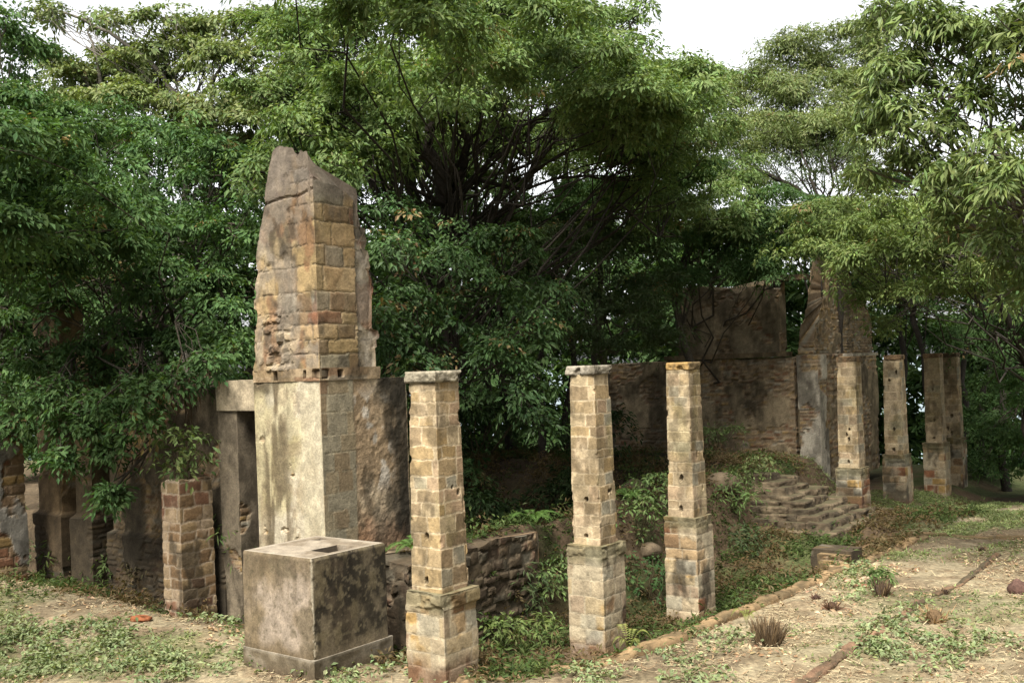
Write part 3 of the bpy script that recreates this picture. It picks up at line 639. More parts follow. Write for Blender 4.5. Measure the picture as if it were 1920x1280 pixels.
# steps
sr = empty('stone_stairs', (*to_xy(13, 0.6), 0.1), 'broken curved stone steps beside the far pillars', 'stairs')
def rounded(t0, t1, o0, o1, r):
    pts = []
    for k in range(7):
        a = math.radians(180 + 15 * k); pts.append((t0 + r + r * math.cos(a), o0 + r + r * math.sin(a)))
    pts += [(t1, o0), (t1, o1), (t0, o1)]
    return [to_xy(*p) for p in pts]
RS = random.Random(55)
for i in range(9):
    z = 0.04 + 0.125 * i; ta, tb, of = 11.7 + 0.14 * i, 15.7 - 0.24 * i, -0.66 + 0.235 * i
    def paint_s(S, Z, fi, u, P, z=z, i=i):
        n = fbm(P[0] * 3.1, P[1] * 3.1, Z * 5, 221, 4); n2 = fbm(P[0] * 9, P[1] * 9, Z * 9, 225, 3)
        off = 0.12 * (n - 0.5) + 0.05 * (n2 - 0.5) - 0.02 * sstep(z - 0.03, z, Z)
        col = mix((0.10, 0.075, 0.048), (0.20, 0.155, 0.10), sstep(0.42, 0.6, n)); col = stains(col, P, 223, 0.75, 0.5, 2.2)
        return off, col
    cuts = [ta]
    while cuts[-1] < tb - 0.35: cuts.append(min(tb, cuts[-1] + RS.uniform(0.4, 0.95)))
    runs = [(c0_ + 0.012, c1_ - 0.012, of + RS.uniform(-0.05, 0.06), of + 0.5) for c0_, c1_ in zip(cuts, cuts[1:])]
    runs += [(ta + RS.uniform(-0.05, 0.05), ta + 0.45, of + 0.52, of + 1.1), (ta + RS.uniform(-0.03, 0.1), ta + 0.45, of + 1.12, of + 1.8)]
    for (t0, t1, o0_, o1_) in runs:
        if RS.random() < 0.06: continue
        zz = z + RS.uniform(-0.03, 0.025); w_ = RS.uniform(-0.04, 0.04)
        c4 = [to_xy(t0, o0_ + w_), to_xy(t1, o0_ - w_), to_xy(t1, o1_), to_xy(t0, o1_)]
        prism('step', c4, z - 0.26, zz, 0.035, lambda S, Z, fi, u, P, zz=zz: paint_s(S, Z, fi, u, P, z=zz), M_STONE, sr, cap_col=(0.12, 0.105, 0.06), bottom=True, resz=0.03)
# kerbs
def kerb_strip(name, pts, w, h, label, cat, seed, col0, col1, sink=0.12, gap=0.0):
    pts = np.array(pts, float); seg = np.linalg.norm(np.diff(pts, axis=0), axis=1); cum = np.concatenate([[0], np.cumsum(seg)])
    s = np.arange(0, cum[-1], 0.03); x = np.interp(s, cum, pts[:, 0]); y = np.interp(s, cum, pts[:, 1])
    k = np.ones(15) / 15
    pad = lambda v: np.convolve(np.concatenate([np.full(7, v[0]) + (v[1] - v[0]) * np.arange(-7, 0), v, np.full(7, v[-1]) + (v[-1] - v[-2]) * np.arange(1, 8)]), k, 'valid')
    x, y = pad(x), pad(y)
    tx, ty = np.gradient(x), np.gradient(y); l = np.hypot(tx, ty); nx_, ny_ = -ty / l, tx / l
    zg = terrain(x - nx_ * w * 0.4, y - ny_ * w * 0.4)
    prof = [(-0.5, -sink * 3), (-0.5, 0.3), (-0.47, 0.8), (-0.3, 1), (0, 1.03), (0.3, 1), (0.47, 0.8), (0.5, 0.3), (0.5, -sink * 5)]
    if seed == 231: h = h * (0.3 + 0.7 * sstep(0.5, 3.5, s))
    rj = random.Random(seed); jn = [0.2]
    while jn[-1] < cum[-1]: jn.append(jn[-1] + rj.uniform(0.35, 0.95))
    jn = np.array(jn); ki = np.searchsorted(jn, s); gj = np.abs(s[:, None] - jn[None]).min(1); jf = 1 - 0.75 * sstep(0.05, 0.015, gj); lev = 0.75 + 0.45 * _hash(ki, ki * 0, ki * 0, seed); sh = 0.05 * (_hash(ki, ki * 0 + 1, ki * 0, seed) - 0.5); tn = 0.75 + 0.5 * _hash(ki, ki * 0 + 2, ki * 0, seed)
    V, Cc = [], []
    br = sstep(0.40, 0.5, fbm(s * 0.9, s * 0, 0, seed, 4))
    for (a, b) in prof:
        jit = 0.06 * (fbm(s * 3, s * 0 + a * 3, b, seed + 3, 4) - 0.5)
        hh = h * (0.65 + 0.45 * br) - gap * 0.075 * sstep(0.50, 0.56, fbm(s * 1.7, s * 0, 2, seed + 15, 3))
        hh = hh * jf * lev; jit = jit + sh
        z = zg + (b * hh if b > 0 else b) + (0.04 + 0.04 * gap) * (fbm(s * 4, s * 0 + a * 4, b, seed + 7, 3) - 0.5)
        V.append(np.stack([x + nx_ * (a * w + jit), y + ny_ * (a * w + jit), z], 1))
        n = fbm(s * 2.5, s * 0 + a * 2, b * 2, seed + 9, 5)
        Cc.append(mix(col0, col1, sstep(0.4, 0.6, n)) * (tn * (0.5 + 0.5 * jf))[:, None])
    V, Cc = np.array(V), np.array(Cc); k_, m_ = V.shape[:2]
    ii = np.arange(k_ * m_).reshape(k_, m_)
    q = np.stack([ii[:-1, :-1], ii[1:, :-1], ii[1:, 1:], ii[:-1, 1:]], -1).reshape(-1, 4)[:, ::-1].tolist() + [ii[:, 0].tolist(), ii[::-1, -1].tolist()]
    o = mesh_np(name, V.reshape(-1, 3), q, M_STONE, Cc.reshape(-1, 3)); tag(o, label, cat)
    return o
def gl(*pp): return [ground_at(*p)[:2] for p in pp]
kerb_strip('stone_kerb', [(-0.95, 11.75), (-0.5, 12.0), (0.79, 12.4), (2.33, 13.75), (4.54, 16.35), (6.4, 18.4), (8.1, 20.3)], 0.22, 0.085, 'long mossy stone kerb curving along the edge of the pit', 'kerb', 231, (0.30, 0.205, 0.11), (0.15, 0.11, 0.06))
kerb_strip('stone_edging', [(2.6, 10.9), (3.25, 11.64), (4.67, 13.4), (5.45, 14.3), (5.9, 14.9)], 0.14, 0.05, 'broken reddish stone edging across the dry lawn', 'edging', 241, (0.22, 0.135, 0.085), (0.11, 0.08, 0.05), gap=1.0)
kerb_strip('stone_edging', [(6.3, 15.3), (7.2, 16.3), (8.6, 18.2)], 0.1, 0.045, 'faint far stretch of thin dark edging past a gap', 'edging', 243, (0.16, 0.10, 0.06), (0.10, 0.08, 0.05))
kerb_strip('garden_edging', [(6.9, 20.7), (8.3, 20.75), (10.2, 20.0), (12, 19.4)], 0.12, 0.07, 'straight low edging where the dry ground meets the green grass', 'edging', 245, (0.24, 0.16, 0.09), (0.13, 0.10, 0.05))
# low wall end by the kerb
q = np.array((5.75, 18.35)); qz = float(terrain(*q))
lb = empty('stone_block', (q[0], q[1], qz), 'dark square end of a low wall beside the kerb, below the steps', 'block')
prism('block', sq(q, 0.75, l=0.55), qz - 0.5, 0.25, 0.03, old_wall_paint(247, (0.12, 0.085, 0.05), bare=0.55, dark=0.8, thr=0.45), M_STONE, lb)
prism('face_slab', sq(q - D * 0.38 + N * 0.1, 0.55, l=0.18), qz - 0.5, 0.20, 0.03, old_wall_paint(249, (0.22, 0.155, 0.08), bare=0.7, dark=0.5, thr=0.55), M_STONE, lb)
# ------------------------------------------------------------------ foliage
UP = np.array((0, 0, 1.0))
def unit(v): return v / np.maximum(1e-9, np.linalg.norm(v, axis=-1, keepdims=True))
def leaves_at(R, cen, axis, rad, per, L, W, droop, cols, spread=1.0, lj=0.35):
    """sprays: leaves radiating round each centre, facing along its axis"""
    n = len(cen); N_ = n * per
    c = np.repeat(cen, per, 0); ax = np.repeat(axis, per, 0); rr = np.repeat(np.asarray(rad), per)
    rnd = unit(R.normal(size=(N_, 3)))
    radial = unit(rnd - ax * (rnd * ax).sum(1, keepdims=True))
    q = np.sqrt(R.uniform(0, 1, N_)) * rr
    base = c + radial * (q * spread)[:, None] + ax * (R.normal(0, 0.12, N_) * rr)[:, None] - UP * (0.25 * q * q / np.maximum(rr, 1e-3))[:, None]
    d = unit(radial + ax * R.normal(0.0, 0.3, (N_, 1)) - UP * droop * R.uniform(0.3, 1.3, (N_, 1)) + R.normal(0, 0.25, (N_, 3)))
    nr = ax + R.normal(0, 0.35, (N_, 3)); sd = unit(np.cross(d, nr)); nr = np.cross(sd, d)
    l = (L * R.uniform(1 - lj, 1 + lj, N_))[:, None]; w = (W * R.uniform(0.75, 1.25, N_))[:, None]
    v0 = base; v1 = base + d * l * 0.45 + sd * w * 0.5 + nr * w * 0.18; v3 = base + d * l * 0.45 - sd * w * 0.5 + nr * w * 0.18
    v2 = base + d * l - UP * l * 0.12
    V = np.stack([v0, v1, v2, v3], 1).reshape(-1, 3)
    k = np.arange(N_) * 4
    Fc = np.stack([np.stack([k, k + 1, k + 2], 1), np.stack([k, k + 2, k + 3], 1)], 1).reshape(-1, 3)
    cc = np.repeat(cols, per, 0) * R.uniform(0.75, 1.3, (N_, 1)) * (1 + R.normal(0, 0.05, (N_, 3)))
    return V, Fc, np.repeat(np.clip(cc, 0.004, 0.8), 4, 0)
def merge(parts):
    V, Fc, Cc, b = [], [], [], 0
    for v, f, c in parts:
        V.append(v); Fc.append(f + b); Cc.append(c); b += len(v)
    return np.concatenate(V), np.concatenate(Fc), np.concatenate(Cc)
def tube(pts, rad, sides=6):
    pts = np.asarray(pts, float); rad = np.asarray(rad, float); n = len(pts)
    tg = unit(np.gradient(pts, axis=0)); ref = np.where(np.abs(tg[:, 2:3]) > 0.9, np.array([[1.0, 0, 0]]), np.array([[0, 0, 1.0]]))
    u = unit(np.cross(tg, ref)); v = np.cross(tg, u)
    a = np.arange(sides) / sides * 2 * math.pi
    ring = pts[:, None] + rad[:, None, None] * (np.cos(a)[None, :, None] * u[:, None] + np.sin(a)[None, :, None] * v[:, None])
    V = ring.reshape(-1, 3); i = np.arange(sides); j = (i + 1) % sides
    q = np.concatenate([np.stack([k * sides + i, k * sides + j, (k + 1) * sides + j, (k + 1) * sides + i], 1) for k in range(n - 1)])
    return V, q
def wander(R, a, b, k, amp, sag=0.0):
    t = np.linspace(0, 1, k)[:, None]
    p = a + (b - a) * t
    w = np.cumsum(R.normal(0, 1, (k, 3)), 0); w = w - w[:1] - (w[-1:] - w[:1]) * t
    l = np.linalg.norm(b - a)
    return p + w * amp * l / math.sqrt(k) + UP * (sag * l * 4 * t * (1 - t))
def blob_clusters(R, c, r, n, flat=1.0):
    d = unit(R.normal(size=(n * 2, 3)))
    keep = R.uniform(size=len(d)) < np.where(d[:, 2] < -0.2, 0.55, 1.0); d = d[keep][:n]
    lump = 0.78 + 0.5 * fbm(d[:, 0] * 1.9 + c[0], d[:, 1] * 1.9 + c[1], d[:, 2] * 1.9 + c[2], 3, 3)
    q = R.uniform(0.12, 1, len(d)) ** 0.42 * lump
    p = c + d * q[:, None] * r
    m = int(0.72 * len(d)); npad = max(4, int(m / 13))
    if len(d) > 40 and flat > 0:
        pd = unit(R.normal(size=(npad, 3))); pd[:, 2] = np.where(pd[:, 2] < -0.35, -pd[:, 2], pd[:, 2])
        pc = c + pd * (R.uniform(0.35, 1, (npad, 1)) ** 0.4 * R.uniform(0.75, 1.15, (npad, 1))) * r
        k = R.integers(0, npad, m); pr = R.uniform(0.24, 0.42, npad)[k][:, None] * np.cbrt(np.prod(r))
        e = unit(R.normal(size=(m, 3))) * np.sqrt(R.uniform(0, 1, (m, 1)))
        out = pd[k] * np.array((1, 1, 0)); hz = np.linalg.norm(e[:, :2], axis=1, keepdims=True)
        p[:m] = pc[k] + e * pr * np.array((1.15, 1.15, 0.3)) - UP * pr * 0.3 * hz ** 2
        d[:m] = unit(e * np.array((1, 1, 0.2)) * 0.5 + pd[k] * 0.4 + UP * 0.7)
    ax = unit(d * 0.55 + UP * 0.75 * flat + R.normal(0, 0.28, (len(d), 3)))
    return p, ax
LEAF = 0
DENS = 2.1
LS, PM = 0.78, 1.6
def make_tree(name, label, cat, base, top, blobs, Y0, seed, leaf=(0.13, 0.06), per=16, cl=0.27, dens=1.0, pal=((0.055, 0.085, 0.022), (0.085, 0.12, 0.028)), droop=0.35, trunk_r=0.16, bark=(0.10, 0.085, 0.065), mat=None, group='trees round the ruin', limbs=True, extra=(), lean=None, flat=1.0, twigs=7, dry=0.006):
    """blobs: (px, py, depth, rx_px, ry_px) measured on the photograph; base (x,y)"""
    global LEAF
    R = np.random.default_rng(seed)
    bx, by = base; bz = float(terrain(bx, by)) - 0.1
    root = empty(name, (bx, by, bz), label, cat, group)
    parts, tv = [], []
    tops = np.array((top[0], top[1], top[2]))
    trunk = wander(R, np.array((bx, by, bz)), tops, 9, 0.07)
    tv.append(tube(trunk, np.linspace(trunk_r, trunk_r * 0.62, 9) * np.where(np.arange(9) == 0, 1.35, 1), 9))
    for bl in blobs:
        if bl[0] == 'w': c, r = np.array(bl[1], float), np.array(bl[2], float)
        else:
            px, py, Y, rx, ry = bl
            c = at(px, py, Y); s = F / Y; r = np.array((rx / s, (rx + ry) * 0.62 / s, ry / s))
        area = 4 * math.pi * ((r[0] * r[1]) ** 1.6 / 3 + (r[0] * r[2]) ** 1.6 / 3 + (r[1] * r[2]) ** 1.6 / 3) ** (1 / 1.6)
        n = int(max(18, DENS * dens * area * 4.4 * (0.27 / cl) ** 2))
        p, ax = blob_clusters(R, c, r, n, flat)
        tone = R.uniform(0, 1, (len(p), 1)); tw = 0.8 + 0.45 * fbm(p[:, 0] * 0.8, p[:, 1] * 0.8, p[:, 2] * 0.8, seed, 3)[:, None]
        cols = (np.array(pal[0]) * (1 - tone) + np.array(pal[1]) * tone) * tw * R.uniform(0.88, 1.12)
        dk = R.uniform(size=len(p)) < dry; cols[dk] = np.array((0.24, 0.18, 0.085)) * R.uniform(0.6, 1.2, (int(dk.sum()), 1))
        ng = 3; gi = R.integers(0, ng, len(p))
        for q_ in range(ng):
            m_ = gi == q_; f_ = (0.7, 1.0, 1.25)[q_] * LS
            parts.append(leaves_at(R, p[m_], ax[m_], cl * R.uniform(0.6, 1.4, m_.sum()), int(per * PM), leaf[0] * f_, leaf[1] * f_, droop * (0.6 + 0.5 * q_), cols[m_]))
        LEAF += len(p) * per
        if limbs:
            k0 = R.integers(4, 9); a0 = trunk[k0] if np.linalg.norm(trunk[8] - c) > 0.4 else trunk[6]
            lr = trunk_r * R.uniform(0.16, 0.3) * (0.55 if bl[0] == 'w' else 1)
            lp = wander(R, a0, c, 8, 0.16, 0.05); tv.append(tube(lp, np.linspace(lr, lr * 0.4, 8), 6))
            for j in R.choice(len(p), min(len(p), 1 if bl[0] == 'w' else twigs), replace=False):
                s0 = lp[R.integers(4, 8)]
                tv.append(tube(wander(R, s0, p[j], 5, 0.14), np.linspace(lr * 0.4, 0.008, 5), 4))
    for (pts, r0, r1) in extra:
        pp = np.array([at(*q) for q in pts]); k = max(6, len(pp) * 4)
        tt = np.linspace(0, len(pp) - 1, k); ip = np.stack([np.interp(tt, np.arange(len(pp)), pp[:, a]) for a in range(3)], 1)
        ip = ip + R.normal(0, 0.02, ip.shape)
        tv.append(tube(ip, np.linspace(r0, r1, k), 7))
    V, q, b = [], [], 0
    for v, f in tv: V.append(v); q.append(f + b); b += len(v)
    V = np.concatenate(V)
    bc = np.array(bark) * (0.7 + 0.6 * fbm(V[:, 0] * 5, V[:, 1] * 5, V[:, 2] * 2, seed, 3))[:, None]
    mesh_np('trunk', V, np.concatenate(q), M_BARK, bc, root)
    v, f, c = merge(parts)
    mesh_np('crown', v, f, mat or M_LEAF, c, root, smooth=False)
    return root
def shade_canopy(seed, t0, t1, o0, o1, z0, z1, n, r=(1.3, 1.3, 0.5)):  # extra crown clumps added overhead to shade the ruin and pit
    RR = np.random.default_rng(seed); out = []
    for i in range(n):
        t, o = RR.uniform(t0, t1), RR.uniform(o0, o1); p = to_xy(t, o)
        out.append(('w', (p[0], p[1], RR.uniform(z0, z1)), tuple(np.array(r) * RR.uniform(0.8, 1.25))))
    return out
def xyd(px, Y): return ((px - PX) / F * Y, Y)
DEEP = ((0.040, 0.082, 0.029), (0.088, 0.150, 0.054))
MID = ((0.078, 0.128, 0.044), (0.156, 0.212, 0.080))
LIGHT = ((0.112, 0.152, 0.058), (0.190, 0.225, 0.098))
OLIVE = ((0.080, 0.120, 0.038), (0.150, 0.192, 0.066))
GREY = ((0.050, 0.075, 0.034), (0.075, 0.105, 0.045))

# left side
make_tree('broadleaf_tree', 'dense dark green tree at the picture edge above the brick pier', 'tree', xyd(-60, 20.5), at(-40, 560, 20.5), [
    (40, 240, 21, 130, 90), (-20, 380, 20.5, 130, 110), (90, 340, 21, 110, 80), (70, 470, 20, 130, 80), (10, 560, 19.3, 130, 70), (90, 590, 19, 90, 60), (30, 670, 18.6, 70, 45), (-10, 740, 18.3, 60, 45), (20, 805, 18.2, 35, 20), (20, 110, 23, 70, 60), (10, 60, 22, 40, 50), (110, 690, 19, 60, 45)], 20, 11, leaf=(0.15, 0.07), pal=DEEP)
make_tree('broadleaf_tree', 'bushy deep green tree hanging over the long dark wall', 'tree', xyd(285, 20.8), at(290, 560, 20.8), [
    (180, 250, 21.5, 120, 80), (300, 280, 21, 110, 80), (230, 390, 20.5, 120, 80), (400, 330, 20.5, 100, 80), (370, 450, 20, 110, 80), (440, 420, 19.2, 60, 70), (160, 530, 19.6, 110, 70), (300, 540, 19, 110, 60), (420, 560, 18.6, 75, 60), (230, 640, 18.2, 110, 55), (370, 650, 18.4, 80, 45), (440, 660, 17.3, 40, 45), (170, 700, 18, 70, 40), (290, 720, 17.8, 50, 40), (140, 800, 17.0, 60, 35), (210, 840, 16.8, 30, 30), (205, 925, 16.6, 20, 16), (250, 740, 16.4, 70, 35), (330, 715, 16.3, 50, 25), (100, 740, 16.8, 60, 40), (170, 770, 16.6, 70, 40), (50, 770, 17.3, 60, 45), (270, 790, 16.2, 45, 30), (390, 680, 16.2, 40, 30), (110, 860, 16.6, 30, 25)] + shade_canopy(2, -2.6, 0.6, 5, 9.5, 5.2, 7.5, 14, (1.1, 1.1, 0.5)), 20, 12, leaf=(0.14, 0.065), pal=DEEP)
make_tree('tall_tree', 'tall airy tree with bare pale upper branches against the sky', 'tree', xyd(330, 27), at(350, 330, 27), [
    (180, 150, 27, 100, 50), (310, 120, 27, 90, 50), (420, 120, 26.5, 90, 60), (110, 130, 27, 60, 50), (240, 210, 26, 140, 60), (420, 220, 26, 110, 70), (330, 40, 27, 70, 30), (90, 20, 26, 50, 16), (200, 40, 27, 50, 18), (480, 40, 27, 60, 30), (520, 110, 26, 80, 60), (60, 200, 26, 80, 50), (520, 200, 26, 90, 60), (600, 150, 27, 90, 60), (420, 300, 26, 90, 60), (560, 330, 26, 80, 60), (250, 130, 28, 90, 50), (390, 80, 28, 80, 45)], 26, 13, leaf=(0.17, 0.08), pal=LIGHT, dens=0.95, bark=(0.20, 0.18, 0.15), twigs=12,
    extra=[([(350, 330, 27), (340, 200, 27), (290, 120, 27), (200, 60, 27), (110, 20, 27)], 0.10, 0.03), ([(345, 230, 27), (400, 150, 26.8), (460, 60, 26.8)], 0.08, 0.02), ([(190, 165, 26.8), (180, 110, 26.8), (165, 50, 27)], 0.06, 0.02)])
# the great spreading tree in the middle
make_tree('spreading_tree', 'great spreading tree with dark forked trunk above the pit', 'tree', (-1.3, 21.5), at(838, 385, 21.5), [
    (600, 120, 20.5, 100, 70), (700, 60, 21, 100, 60), (820, 40, 21, 110, 50), (940, 50, 21, 110, 55), (1060, 60, 21, 100, 60), (1150, 50, 22, 60, 50), (640, 210, 19.5, 110, 60), (560, 250, 18.6, 80, 60), (760, 150, 20, 110, 55), (880, 110, 20, 110, 50), (1020, 130, 20, 90, 40), (1140, 160, 21, 80, 60), (900, 190, 19.6, 90, 35), (700, 300, 18.6, 80, 50), (620, 310, 17.6, 60, 30), (725, 250, 19, 55, 45), (1180, 240, 21.5, 70, 50), (1230, 170, 23, 50, 40), (520, 60, 22, 60, 50), (560, 170, 20, 70, 50), (1200, 15, 22, 30, 30), (1250, 300, 22, 70, 60), (1270, 380, 22.5, 60, 40), (1190, 330, 22, 50, 50), (950, 250, 21.5, 60, 30), (480, 320, 18.6, 50, 50), (500, 200, 20, 70, 60)] + [(580, 60, 21, 90, 60), (660, 20, 21, 90, 40), (760, 15, 21, 90, 40), (1000, 15, 21, 90, 40), (980, 90, 20.5, 80, 40), (840, 170, 19.8, 80, 45), (660, 140, 20, 90, 50), (1090, 230, 21.5, 60, 45), (1180, 120, 22, 60, 50)] + shade_canopy(1, 4, 13, 1.6, 8, 8.2, 9.8, 22) + shade_canopy(6, 0.0, 10, 0.8, 2.4, 8.3, 9.6, 20, (1.1, 1.1, 0.45)), 21, 14, leaf=(0.135, 0.06), pal=MID, trunk_r=0.2, bark=(0.05, 0.042, 0.034),
    extra=[([(838, 390, 21.5), (822, 320, 21.4), (800, 270, 21.3), (806, 240, 21.2), (850, 200, 21), (890, 130, 21), (960, 120, 21)], 0.16, 0.05), ([(838, 375, 21.5), (868, 315, 21.6), (876, 260, 21.6), (855, 215, 21.6)], 0.12, 0.05), ([(850, 130, 20.6), (930, 150, 20.4), (1040, 125, 20.2), (1140, 150, 20.4)], 0.05, 0.03), ([(836, 370, 20.8), (790, 310, 20.3), (750, 260, 20), (715, 215, 20)], 0.04, 0.02)])
make_tree('leafy_tree', 'leafy dark tree drooping low between the tower and the second pillar', 'tree', (-1.4, 18.6), at(830, 640, 18.8), [
    (750, 410, 19, 60, 50), (860, 450, 19, 80, 50), (940, 460, 19, 70, 55), (730, 470, 18, 60, 55), (820, 500, 18.4, 80, 55), (900, 560, 18.2, 90, 55), (760, 570, 17.6, 65, 50), (990, 610, 18.4, 60, 45), (850, 630, 18, 70, 50), (740, 650, 17, 45, 35), (800, 680, 16.8, 50, 30), (930, 670, 17.8, 70, 50), (990, 720, 17.8, 55, 60), (1015, 790, 17.8, 28, 32), (710, 600, 16.8, 22, 40), (880, 750, 18.4, 50, 30), (1030, 560, 19.5, 50, 50)], 18, 15, leaf=(0.13, 0.065), pal=DEEP, mat=M_GLOSSY, trunk_r=0.12, bark=(0.08, 0.07, 0.055), dry=0.03)
make_tree('leafy_tree', 'shaded grey green tree in front of the back wall', 'tree', (2.3, 25.5), at(1120, 560, 25.5), [
    (1000, 480, 26, 90, 60), (1090, 470, 25.5, 80, 60), (1180, 480, 26, 80, 60), (1080, 560, 25, 90, 55), (1180, 590, 24.5, 90, 50), (1060, 640, 24, 80, 40), (1250, 640, 25, 70, 30), (1150, 660, 24, 70, 25), (1230, 540, 26, 60, 60), (960, 420, 27, 60, 40)], 25, 16, leaf=(0.13, 0.05), pal=GREY, trunk_r=0.12)
# slender trees with sky between their trunks
for i, (px, Y, tx, lab) in enumerate([(1010, 28, 1025, 'slender dark trunked tree standing just right of the great forked trunk'), (1060, 29.5, 1068, 'slender tree with straight dark trunk midway between the forked trunk and the back wall'), (1105, 27.5, 1085, 'slender leaning tree nearest the back wall, dark against the sky gaps'), (950, 30, 955, 'thin tree whose trunk shows through the gap behind the great fork')]):
    make_tree('slender_tree', lab, 'tree', xyd(px, Y), at(tx, 240, Y), [(tx - 30, 260, Y, 60, 50), (tx + 40, 200, Y, 60, 45), (tx, 290, Y, 50, 25), (tx + 25, 430, Y, 60, 30), (tx - 40, 440, Y, 50, 30)], Y, 30 + i, leaf=(0.12, 0.045), pal=GREY, dens=0.6, trunk_r=0.10, bark=(0.05, 0.042, 0.035))
# back right
make_tree('broadleaf_tree', 'light green tree behind the third pillar with its crown below the open sky', 'tree', xyd(1300, 29), at(1300, 420, 29), [
    (1240, 200, 29, 80, 55), (1310, 240, 29, 80, 60), (1370, 320, 28.5, 70, 50), (1220, 300, 28.5, 70, 60), (1300, 350, 28, 80, 50), (1340, 430, 27.5, 80, 40), (1240, 420, 28, 70, 50), (1170, 390, 28, 50, 50), (1270, 150, 30, 60, 50), (1400, 440, 28, 60, 40), (1260, 260, 25.5, 90, 60), (1340, 330, 25.5, 80, 50), (1200, 380, 25, 80, 50), (1320, 400, 26, 90, 40), (1420, 400, 27, 70, 40)], 29, 17, leaf=(0.15, 0.06), pal=MID, trunk_r=0.14)
make_tree('domed_tree', 'far domed tree with fine pale foliage against the white sky', 'tree', xyd(1560, 36), at(1550, 380, 36), [
    (1480, 120, 36, 90, 50), (1570, 95, 36, 100, 55), (1640, 140, 35, 80, 60), (1420, 170, 36, 80, 55), (1520, 190, 35, 120, 60), (1600, 230, 34, 90, 60), (1360, 190, 37, 60, 55), (1400, 250, 36, 80, 50), (1320, 140, 37, 50, 35), (1480, 270, 35, 100, 40), (1660, 60, 35, 50, 40), (1430, 250, 33, 80, 45), (1530, 250, 33, 90, 45), (1610, 300, 33, 70, 50), (1380, 330, 34, 60, 30)], 36, 18, leaf=(0.17, 0.05), per=16, cl=0.34, pal=LIGHT, trunk_r=0.16, dens=2.0, twigs=3)
make_tree('spreading_tree', 'fine leaved tree with dark arching limbs above the broken gable', 'tree', xyd(1590, 31), at(1560, 400, 31), [
    (1440, 310, 31, 60, 28), (1500, 340, 31, 60, 30), (1560, 300, 31, 70, 40), (1390, 300, 31, 40, 22), (1600, 370, 30, 70, 50), (1540, 400, 30, 60, 30)], 31, 19, leaf=(0.11, 0.035), pal=GREY, dens=0.55, bark=(0.05, 0.042, 0.034), twigs=16,
    extra=[([(1565, 420, 31), (1530, 380, 31), (1480, 345, 31), (1420, 320, 31), (1350, 325, 31)], 0.12, 0.03), ([(1540, 390, 31), (1520, 330, 31), (1500, 280, 31)], 0.07, 0.02)])
make_tree('leafy_tree', 'low very dark tree leaning over the top of the back wall', 'tree', xyd(1330, 31.5), at(1340, 520, 31), [
    (1290, 460, 28, 80, 50), (1370, 450, 28, 90, 50), (1450, 440, 28, 80, 50), (1340, 515, 27.5, 90, 30), (1430, 510, 27.5, 80, 30), (1500, 480, 28, 50, 40), (1260, 530, 27.5, 50, 40), (1500, 400, 28.5, 60, 40)] + shade_canopy(3, 12.5, 18, 2, 9, 7.2, 8.8, 12), 29, 20, twigs=1, leaf=(0.13, 0.055), pal=DEEP, dens=1.15)
# the near mango-like tree at the right
make_tree('mango_tree', 'near tree with long drooping yellow green leaves reaching in from the picture edge', 'tree', xyd(2080, 17.5), at(2030, 420, 17.0), [
    (1740, 70, 16.5, 100, 67), (1840, 40, 16, 112, 67), (1900, 110, 15.5, 87, 67), (1700, 150, 16.5, 87, 67), (1780, 180, 16, 75, 47), (1680, 220, 16.5, 87, 54), (1740, 240, 16, 75, 40), (1860, 290, 15, 75, 54), (1910, 360, 14.5, 75, 67), (1800, 330, 15.5, 75, 40), (1910, 200, 16.5, 50, 54), (1690, 320, 17, 87, 47), (1820, 420, 16, 75, 47), (1900, 450, 15, 62, 47), (1910, 530, 15.5, 31, 47), (1660, 20, 17.5, 62, 40), (1930, 20, 15, 75, 67)], 16, 21, leaf=(0.185, 0.052), per=16, cl=0.25, pal=OLIVE, droop=0.55, mat=M_GLOSSY, trunk_r=0.22, dens=1.0, bark=(0.16, 0.14, 0.11), twigs=9,
    extra=[([(2000, 380, 17), (1900, 360, 17), (1820, 350, 17), (1740, 345, 17.3)], 0.05, 0.012), ([(1990, 330, 17), (1880, 410, 17), (1790, 395, 17.4)], 0.04, 0.012)])
make_tree('broadleaf_tree', 'olive green tree overhanging the pillars beside the steps', 'tree', xyd(1960, 27.5), at(1860, 480, 25), [
    (1650, 390, 22, 70, 45), (1600, 440, 23, 60, 45), (1720, 420, 21, 80, 45), (1660, 480, 22, 90, 45), (1760, 480, 21, 70, 40), (1590, 510, 23, 45, 40), (1640, 560, 22.5, 60, 35), (1720, 550, 22, 70, 40), (1800, 530, 21.5, 70, 45), (1870, 540, 21, 60, 50), (1620, 340, 23, 50, 50), (1660, 610, 23.5, 40, 25)] + shade_canopy(4, 16.5, 27, -2.2, 2.5, 6.0, 7.6, 16) + shade_canopy(5, 15, 21.5, -2.6, 0.8, 6.2, 7.6, 16), 22, 22, leaf=(0.13, 0.05), pal=OLIVE, trunk_r=0.13, bark=(0.05, 0.042, 0.034))
for i, (px, Y, tx, lab) in enumerate([(1690, 35, 1700, 'thin dark tree behind the pillars, close to the pillar at the steps'), (1735, 33, 1728, 'thin dark tree trunk rising just above the far pair of pillars'), (1835, 34, 1842, 'thin dark tree just past the far pair of pillars'), (1880, 32, 1872, 'thin dark tree nearer the picture edge, past the far pillars'), (1780, 37, 1795, 'slim dark tree in the deepest shade beyond the far pillars')]):
    make_tree('slender_tree', lab, 'tree', xyd(px, Y), at(tx, 420, Y), [(tx - 30, 450, Y, 70, 50), (tx + 40, 500, Y, 70, 50), (tx, 560, Y, 60, 35), (tx + 50, 400, Y, 70, 50), (tx - 20, 360, Y, 60, 50)], Y, 50 + i, leaf=(0.15, 0.06), pal=DEEP, dens=0.75, trunk_r=0.12, bark=(0.04, 0.034, 0.028))
